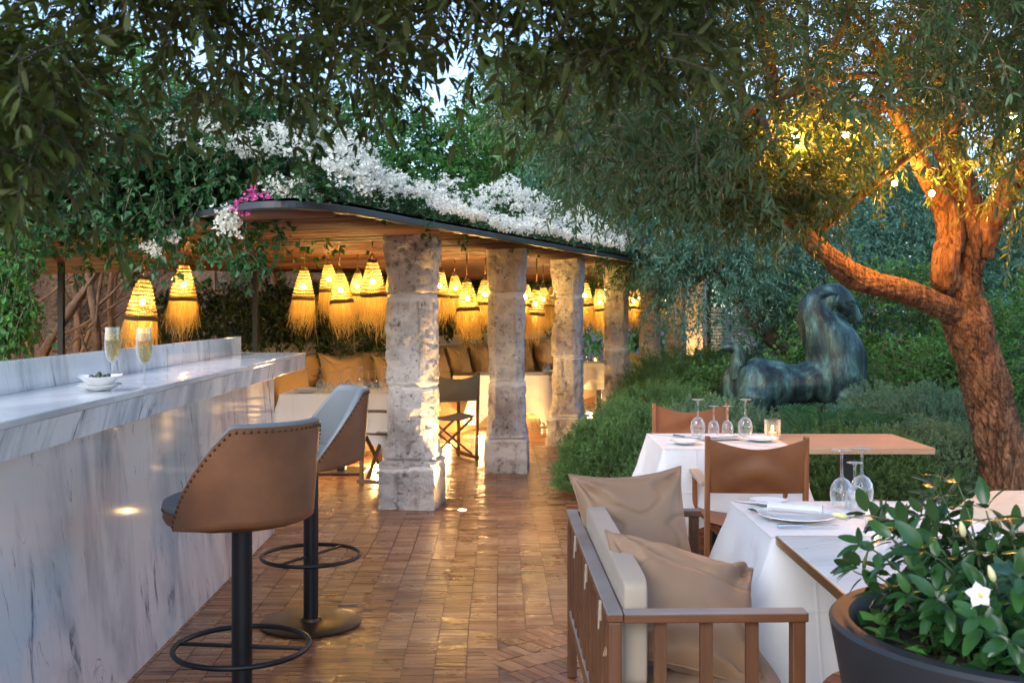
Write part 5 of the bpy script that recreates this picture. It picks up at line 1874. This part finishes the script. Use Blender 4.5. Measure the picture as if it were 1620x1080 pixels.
xy, h, d = roof_pts(13000, -1.8, 12.5, -.30, 2.0, hz)
A = np.c_[xy, 2.13 + h * rng.uniform(.75, 1.06, len(h))]
A = A[fbm(A, 4.2, 3, 21) > -.14 + .10 * np.clip((A[:, 1] - 9) / 5, 0, 1)]
mb = MB(); V, F, r = bloom_geo(A - bl, unit(np.array([.2, -.6, .7]) + rng.normal(0, .3, A.shape)), .021, 6); mb.add(V, F, r)
mb.build('blossom', MAT['petal'], bg)

cr = thing('creeper', 'dense dark green creeper covering the left front of the pergola roof', 'creeper', (-3, 7.2, 2.1))
cl = np.array(cr.location)
def clow(x):   # lower outline of the creeper
    return np.interp(x, [-60, 0, 60, 130, 175, 215, 255, 300, 345, 380, 420, 470], [440, 392, 390, 392, 396, 400, 402, 400, 396, 378, 345, 290])
A1 = frustum(2600, -160, 430, lambda x: clow(x) - 36, 150, 6.6, 7.9, -.45, 1.6, 5)
A2 = np.stack([rng.uniform(-6, -1.4, 1500), rng.uniform(7.0, 9.6, 1500), 2.15 + rng.uniform(0, 1.0, 1500)], 1)
A = np.concatenate([A1, A2])
mb, wd = MB(), MB()
twigs(mb, wd, A - cl, unit(rng.normal(0, .55, A.shape) + np.array([.1, -.5, -.1])), .22 * rng.uniform(.6, 1.4, len(A)), 5, .062, .040, 'broad', .55, .9, 0, tr=.003, clump=lambda V: fbm(V, 1.1, 2, 4) * 1.3)
mb.build('foliage', MAT['leaf_bougain'], cr); wd.build('twigs', MAT['twig'], cr)
A = np.array([tuple(P(px, py, 6.65)) for px, py in ((150, 205), (158, 212), (232, 392), (246, 400), (240, 388), (270, 372), (276, 378), (172, 218), (60, 190), (225, 255), (330, 180))])
A = np.repeat(A, 7, 0) + rng.normal(0, .022, (len(A) * 7, 3))
mb = MB(); V, F, r = bloom_geo(A - cl, np.tile((0, -1.0, .2), (len(A), 1)), .020, 3); mb.add(V, F, r)
mb.build('blossom', MAT['petal'], cr)
A = np.array([tuple(P(px, py, 6.25)) for px, py in ((360, 348), (368, 356), (354, 352), (362, 341), (440, 300), (452, 310), (462, 296), (448, 290), (475, 305), (430, 312), (490, 318))])
A = np.repeat(A, 10, 0) + rng.normal(0, .030, (len(A) * 10, 3))
hb = thing('blossom_spray', 'white bougainvillea sprays at the curved corner of the roof edge', 'bougainvillea', (-1.6, 6.25, 2.1))
mb = MB(); V, F, r = bloom_geo(A - np.array(hb.location), np.tile((0, -1.0, .3), (len(A), 1)), .020, 4); mb.add(V, F, r); mb.build('blossom', MAT['petal'], hb)
A = np.array([tuple(P(px, py, 6.2)) for px, py in ((383, 324), (400, 312), (414, 318), (395, 328), (408, 326), (420, 313), (402, 304), (376, 326))])
A = np.repeat(A, 4, 0) + rng.normal(0, .018, (len(A) * 4, 3))
pk = thing('pink_bougainvillea', 'small pink bougainvillea spray on the roof corner', 'bougainvillea', (-1.55, 6.2, 2.1))
mb = MB(); V, F, r = bloom_geo(A - np.array(pk.location), np.tile((0, -1.0, .3), (len(A), 1)), .022, 3); mb.add(V, F, r); mb.build('blossom', MAT['petal_pink'], pk)
Tg = np.array([tuple(P(px, py, 6.5)) for px, py in ((330, 390), (345, 395), (360, 402), (378, 408), (392, 418), (400, 412), (388, 402), (440, 362), (432, 358))])
Tg = np.repeat(Tg, 4, 0) + rng.normal(0, .03, (len(Tg) * 4, 3))
mass('creeper_tendril', 'loose green creeper tendril dangling before the cane ceiling', 'creeper', Tg, unit(rng.normal(0, .5, Tg.shape) + np.array([.4, -.3, -.5])), 'leaf_bougain', 4, .12, .045, .030, 'broad', 1, .4)
A = frustum(420, -40, 46, lambda x: 555 - 1.6 * np.abs(x - 10), 350, 6.0, 6.4, -.5, 3, 9)
mass('hanging_ivy', 'curtain of ivy hanging at the left edge behind the bar', 'ivy', A, unit(rng.normal(0, .4, A.shape) + np.array([.15, -.4, -.7])), 'leaf_green', 4, .14, .050, .032, 'broad', 1, .5)

# ------------------------------------------------------------------ trees behind
def tree(name, label, base, trunk, blobs, n, mat, L, W, kind='broad', nl=5, tl=.4, gap=-.35, lod=0, gs=1.1, droop=.35):
    o = thing(name, label, 'tree', tuple(base), 0, 'trees behind the pergola and garden')
    b = np.array(base)
    A, D = blob_pts(n, [(np.array(c) - b, np.array(r)) for c, r in blobs], .45, gap, gs, int(abs(base[0]) * 7) + 1)
    mb, wd = MB(), MB()
    ns = int(rng.integers(1, 99))
    twigs(mb, None, A, unit(D + rng.normal(0, .5, A.shape) + np.array([0, 0, -.1])), tl * rng.uniform(.6, 1.3, len(A)), nl, L, W, kind, droop, .9, lod, clump=lambda V: fbm(V, .9, 2, ns) * 1.4)
    m = MB(); tp = np.array(trunk, float) - b
    m.tube(smooth_path3(tp), np.interp(np.linspace(0, 1, (len(tp) - 1) * 6 + 1), [0, 1], [.16, .07]), 10)
    tr = m.build('trunk', MAT['bark_far'], o, True)
    m = MB()
    top = tp[-1]
    for c, r in blobs:
        c = np.array(c) - b
        m.tube([top * .7, (top + c) / 2 + np.array([0, 0, .1]), c, c + np.array([.2, 0, .5]) * np.array(r)], [.07, .05, .03, .01], 6)
    m.build('limb', MAT['bark_far'], tr, True)
    mb.build('crown', MAT[mat], o)
    return o
def smooth_path3(p): return smooth3([Vector(q) for q in p])
tree('broadleaf_tree', 'green broadleaf tree farthest left behind the creeper', (-6.5, 14.5, 0), [(-6.5, 14.5, 0), (-6.3, 14.5, 1.6), (-6.4, 14.5, 2.6)], [((-7.2, 14.4, 3.5), (1.8, 1.2, 1.6)), ((-5.2, 14.8, 3.3), (1.6, 1.2, 1.5)), ((-6.0, 14.8, 4.6), (1.3, 1, .9))], 2600, 'leaf_green', .11, .06)
tree('broadleaf_tree', 'bright green tree above the white blossoms at centre left', (-2.6, 16.5, 0), [(-2.6, 16.5, 0), (-2.5, 16.5, 2), (-2.7, 16.5, 3)], [((-3.4, 16.2, 3.2), (1.7, 1.2, 1.4)), ((-1.4, 16.8, 3.3), (1.5, 1.2, 1.3)), ((-2.4, 16.8, 4.3), (1.1, 1, .8))], 2600, 'leaf_green', .10, .055)
tree('broadleaf_tree', 'pale green tree beyond the roof blossoms in the middle', (.3, 18, 0), [(.3, 18, 0), (.2, 18, 2), (.4, 18, 3)], [((-.2, 17.6, 3.2), (1.6, 1.2, 1.6)), ((1.5, 18.2, 3.4), (1.5, 1.2, 1.6)), ((.6, 18.4, 4.9), (1.5, 1, 1.1))], 2600, 'leaf_green', .10, .05)
tree('olive_tree', 'grey green olive with drooping branches right of the last columns', (3.6, 13.3, 0), [(4.35, 13.3, 0), (3.9, 13.3, .75), (3.3, 13.3, 1.15), (2.9, 13.3, 1.7), (2.6, 13.3, 2.3)], [((2.2, 13.2, 2.75), (1.3, 1.0, 1.0)), ((3.4, 13.4, 2.4), (1.2, 1.0, 1.0)), ((2.5, 12.6, 1.95), (.8, .6, .62)), ((3.7, 13.7, 1.6), (.8, .5, .6)), ((1.5, 13.6, 3.1), (1.1, 1, .9))], 3400, 'leaf_far', .085, .020, 'olive', 8, .34, -.4)
tree('olive_tree', 'blue green olive crown behind the leaning orange branch', (5.4, 15.5, 0), [(5.4, 15.5, 0), (5.3, 15.5, 1.2), (5.2, 15.5, 2)], [((4.4, 15.2, 2.1), (1.4, 1.0, .95)), ((5.8, 15.5, 2.2), (1.4, 1.0, 1.0)), ((5.0, 15.6, 3.3), (1.6, 1.0, 1.0))], 3000, 'leaf_far', .085, .022, 'olive', 8, .34, -.45)
tree('olive_tree', 'blue green olive crown right of the olive trunk', (8.0, 15.5, 0), [(8, 15.5, 0), (7.9, 15.5, 1.2), (7.8, 15.5, 2)], [((7.6, 15.2, 2.0), (1.3, 1.0, 1.2)), ((8.8, 15.5, 2.4), (1.4, 1.0, 1.4)), ((7.4, 15.6, 3.3), (1.6, 1.0, 1.0))], 2600, 'leaf_far', .085, .022, 'olive', 8, .34, -.45)
def bush(label, blobs, n, mat, L, W, nl=5):
    A, D = blob_pts(n, [(np.array(c), np.array(r)) for c, r in blobs], .4, -.4, 1.6, int(abs(blobs[0][0][0]) * 9))
    return mass('bush', label, 'bush', A, unit(D + rng.normal(0, .5, A.shape) + np.array([0, 0, .2])), mat, nl, .26, L, W, 'broad', 0, .25)
bush('leafy green bush right behind the statue head', [((3.9, 11.9, 1.0), (.75, .5, .9)), ((4.7, 12.1, 1.0), (.8, .5, 1.0))], 1700, 'leaf_green', .065, .034)
bush('leafy bush between statue and olive trunk, lower and nearer', [((4.35, 10.6, .7), (.7, .5, .75)), ((5.3, 11.0, .8), (.8, .5, .9))], 1500, 'leaf_green', .06, .032)
bush('leafy bush behind the statue back and tail', [((2.7, 11.6, .45), (.7, .4, .40)), ((3.3, 12.2, .5), (.6, .4, .45))], 800, 'leaf_green', .06, .032)
bush('dark leafy bush right of the olive trunk at the frame edge', [((5.6, 9.6, .9), (.8, .6, 1.0)), ((6.4, 10.5, 1.0), (.8, .6, 1.1))], 1300, 'leaf_green', .065, .034)
# distant wood closing the view
n = 9000
A = np.stack([rng.uniform(-20, 24, n), rng.uniform(25, 31, n), np.zeros(n)], 1)
top = 4.6 + 1.5 * fbm(np.c_[A[:, 0], A[:, 0] * 0, A[:, 0] * 0], .22, 3, 5)
A[:, 2] = top * rng.random(n) ** .7
mb = MB(); w0 = np.array((0, 28, 0.0))
twigs(mb, None, A - w0, unit(rng.normal(0, .7, A.shape) + np.array([0, -.5, .1])), .8 * rng.uniform(.6, 1.3, n), 5, .24, .12, 'broad', .3, .9, 0, clump=lambda V: fbm(V, .4, 2, 3) * 1.4)
fw = mb.build('woods', MAT['leaf_green'])
fw.location = tuple(w0)
tag(fw, 'far green wood closing the view behind everything', 'wood', kind='stuff')

# ------------------------------------------------------------------ the lit olive tree on the right
YT = 7.0
ot = thing('olive_tree', 'old olive tree on the right with orange lit leaning trunk and fairy lights', 'tree', (3.42, YT, 0))
ob = np.array(ot.location)
def noisy_tube(pts, rad, n=36, k=14, amp=.12, seed=0):
    p = smooth3(pts, k)
    r_ = np.interp(np.linspace(0, 1, len(p)), np.linspace(0, 1, len(rad)), rad)
    mb = MB().tube(p, r_, n)
    V = mb.v[0]; C_ = np.repeat(p, n, 0)
    d = V - C_; rr = np.linalg.norm(d, axis=1, keepdims=True)
    a_ = np.tile(np.linspace(0, 2 * PI, n, endpoint=False), len(p)); s = np.repeat(np.linspace(0, len(p) * .1, len(p)), n)
    q = np.stack([np.cos(a_) * 1.5, np.sin(a_) * 1.5, s * .8], 1)
    q2 = np.stack([np.cos(a_ + s * .35) * 3.2, np.sin(a_ + s * .35) * 3.2, s * .5], 1)
    q3 = np.stack([np.cos(a_ + s * .35) * 5, np.sin(a_ + s * .35) * 5, s * 1.1], 1)
    f = 1 + amp * fbm(q, 1.0, 3, seed) + amp * .75 * np.abs(fbm(q2, 2.0, 3, seed + 3)) - amp * .3 - .10 * (1 - np.clip(np.abs(fbm(q3, 1.3, 3, seed + 7)) * 3.0, 0, 1)) - .05 * (1 - np.clip(np.abs(fbm(q3 * np.array([2.2, 2.2, 1.5]), 1.3, 2, seed + 11)) * 3.0, 0, 1))
    mb.v[0] = C_ + d * f[:, None]
    return mb
s7 = YT / FPX
tp = [P(1612, 850, YT), P(1592, 750, YT), P(1570, 655, YT), P(1549, 575, YT), P(1529, 505, YT), P(1519, 440, YT), P(1527, 380, YT), P(1521, 322, YT), P(1506, 250, YT - .1), P(1488, 170, YT - .2)]
mt = noisy_tube([q - Vector(ob) for q in tp], [x * s7 * .80 for x in (60, 51, 47, 44, 47, 42, 40, 38, 28, 18)], 120, 30, .10, 2)
trk = mt.build('trunk', MAT['bark'], ot, True)
bp_ = [P(1528, 505, YT), P(1492, 486, YT - .12), P(1445, 465, YT - .25), P(1400, 452, YT - .35), P(1352, 438, YT - .45), P(1312, 408, YT - .55), P(1280, 378, YT - .65), P(1258, 350, YT - .75), P(1238, 300, YT - .95), P(1190, 240, YT - 1.2), P(1130, 200, YT - 1.5)]
noisy_tube([q - Vector(ob) for q in bp_], [x * s7 * .74 for x in (30, 26, 25, 24, 27, 21, 19, 18, 14, 10, 5)], 80, 20, .10, 5).build('branch', MAT['bark'], trk, True)
noisy_tube([q - Vector(ob) for q in (P(1512, 455, YT), P(1494, 440, YT - .12), P(1496, 405, YT - .16), P(1506, 370, YT - .1), P(1490, 320, YT - .1), P(1450, 250, YT - .4), P(1400, 150, YT - .9))], [x * s7 for x in (26, 22, 20, 21, 18, 12, 6)], 36, 10, .14, 8).build('branch', MAT['bark'], trk, True)
noisy_tube([q - Vector(ob) for q in (P(1545, 400, YT), P(1572, 340, YT - .1), P(1610, 280, YT - .3), P(1660, 200, YT - .8), P(1700, 100, YT - 1.2))], [x * s7 for x in (26, 22, 18, 13, 7)], 28, 10, .12, 9).build('branch', MAT['bark'], trk, True)
def rlow(x):
    return np.interp(x, [760, 830, 880, 960, 1040, 1110, 1180, 1240, 1290, 1340, 1400, 1450, 1500, 1560, 1620, 1760], [250, 300, 330, 345, 335, 345, 350, 372, 330, 318, 322, 300, 285, 330, 372, 400])
Aback = frustum(5200, 900, 1800, lambda x: rlow(x) - 14, -500, 5.4, 7.6, -.42, 1.3, 12)
Afront = frustum(3200, 900, 1800, lambda x: rlow(x) - 70 - 70 * (x > 1230), -600, 3.6, 5.4, .10, 1.9, 14)
Aleft = frustum(620, 790, 1010, lambda x: rlow(x) - 85, 80, 5.6, 7.2, -.35, 1.6, 15)
Amid = frustum(900, 1040, 1340, lambda x: rlow(x) - 15, 190, 5.0, 6.2, -.4, 1.6, 16)
A = np.concatenate([Aback, Afront, Aleft, Amid])
D = unit(rng.normal(0, .62, A.shape) + np.array([-.12, -.35, -.02]))
mb, wd = MB(), MB()
twigs(mb, wd, A - ob, D, .20 * rng.uniform(.5, 1.5, len(A)), 8, .056, .0125, 'olive', .28, .75, 1, tr=.0022, fold=.3, curl=.22, clump=lambda V: fbm(V, 2.2, 2, 5) * 1.2)
mb.build('crown', MAT['leaf_olive'], ot, True); wd.build('twigs', MAT['twig'], ot)
# bigger limbs inside the crown
m = MB()
for k in range(26):
    e_ = frustum(1, 950, 1750, 260, -300, 4.4, 6.8)[0]
    s_ = np.array(random.choice(bp_[6:] + tp[7:]))
    m.tube(smooth3([Vector(s_ - ob), Vector((s_ * .5 + e_ * .5) - ob + np.array([0, 0, .15])), Vector(e_ - ob)]), np.linspace(.035, .006, 13), 8)
m.build('limb', MAT['bark'], trk, True)
M_FAIRY = emit_mat('fairy bulb', (1, .60, .16), 80)
for i, (px, py, Y, pw, lab) in enumerate(((1258, 214, 5.1, 5, 'upper bulb of the bright pair left in the olive crown'), (1262, 228, 5.1, 5, 'lower bulb of the bright pair left in the olive crown'), (1338, 213, 5.3, 5, 'small glowing bulb right of the bright pair'), (1474, 306, 6.2, 16, 'glowing bulb beside the olive trunk fork'), (1602, 184, 5.4, 6, 'upper bulb by the right edge in the olive crown'), (1612, 206, 5.4, 6, 'lower bulb by the right edge in the olive crown'),
                                          (1415, 290, 6.6, 12, 'added bulb hidden in leaves to light the leaning branch'))):  # last bulb is added, unseen, to warm the leaning branch
    q = P(px, py, Y)
    o = thing('fairy_light', lab, 'fairy light', q, 0, 'warm bulbs hung in the olive tree')
    MB().ball((0, 0, 0), .017, 12, 8).build('bulb', M_FAIRY, o, True)
    MB().tube([(0, 0, .013), (0, 0, .03)], .007, 8).build('socket', MAT['black_metal'], o, True)
    MB().tube([(0, 0, .03), (.02, .03, .12), (.05, .1, .3)], .002, 5).build('cable', MAT['black_metal'], o, True)
    ld = bpy.data.lights.new('bulb_light', 'POINT'); ld.energy = pw; ld.color = (1, .35, .045); ld.shadow_soft_size = .03
    lo = bpy.data.objects.new('bulb_light', ld); C.objects.link(lo); lo.parent = o; lo.location = (0, -.05, -.02)

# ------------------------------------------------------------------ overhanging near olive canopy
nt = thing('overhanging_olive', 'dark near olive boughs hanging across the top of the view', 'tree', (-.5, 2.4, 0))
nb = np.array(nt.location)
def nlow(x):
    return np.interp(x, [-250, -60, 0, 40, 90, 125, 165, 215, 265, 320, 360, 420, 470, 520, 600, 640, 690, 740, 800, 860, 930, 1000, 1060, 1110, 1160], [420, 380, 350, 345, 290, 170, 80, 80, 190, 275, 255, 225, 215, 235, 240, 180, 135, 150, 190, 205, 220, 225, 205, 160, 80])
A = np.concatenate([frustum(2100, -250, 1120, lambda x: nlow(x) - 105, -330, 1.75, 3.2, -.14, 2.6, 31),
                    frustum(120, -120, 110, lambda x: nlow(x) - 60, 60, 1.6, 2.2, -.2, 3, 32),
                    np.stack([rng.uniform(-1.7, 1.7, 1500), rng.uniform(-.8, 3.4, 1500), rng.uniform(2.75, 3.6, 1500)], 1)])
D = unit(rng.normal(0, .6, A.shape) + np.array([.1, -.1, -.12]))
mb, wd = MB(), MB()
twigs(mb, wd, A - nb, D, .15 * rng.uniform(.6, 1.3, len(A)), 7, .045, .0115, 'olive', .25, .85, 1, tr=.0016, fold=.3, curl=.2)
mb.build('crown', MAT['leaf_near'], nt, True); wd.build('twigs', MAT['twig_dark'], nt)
m = MB()
for k in range(9):
    x0 = -3 + k * .25
    e_ = np.array([-1.5 + k * .36, 2.3 + .4 * math.sin(k * 3), 2.45 + .2 * math.sin(k * 5)])
    s_ = np.array([-2.4, -.5, 3.6])
    m.tube(smooth3([Vector(s_ - nb), Vector((s_ + e_) / 2 - nb + np.array([.2, .2, .25])), Vector(e_ - nb)]), np.linspace(.06, .007, 13), 8)
bo = m.build('bough', MAT['bark'], nt, True)
MB().tube(smooth3([Vector(np.array(q) - nb) for q in ((-2.9, -1.2, 0), (-2.7, -1.0, 1.2), (-2.6, -.7, 2.6), (-2.4, -.5, 3.6))]), np.linspace(.2, .1, 19), 16).build('trunk', MAT['bark'], nt, True)
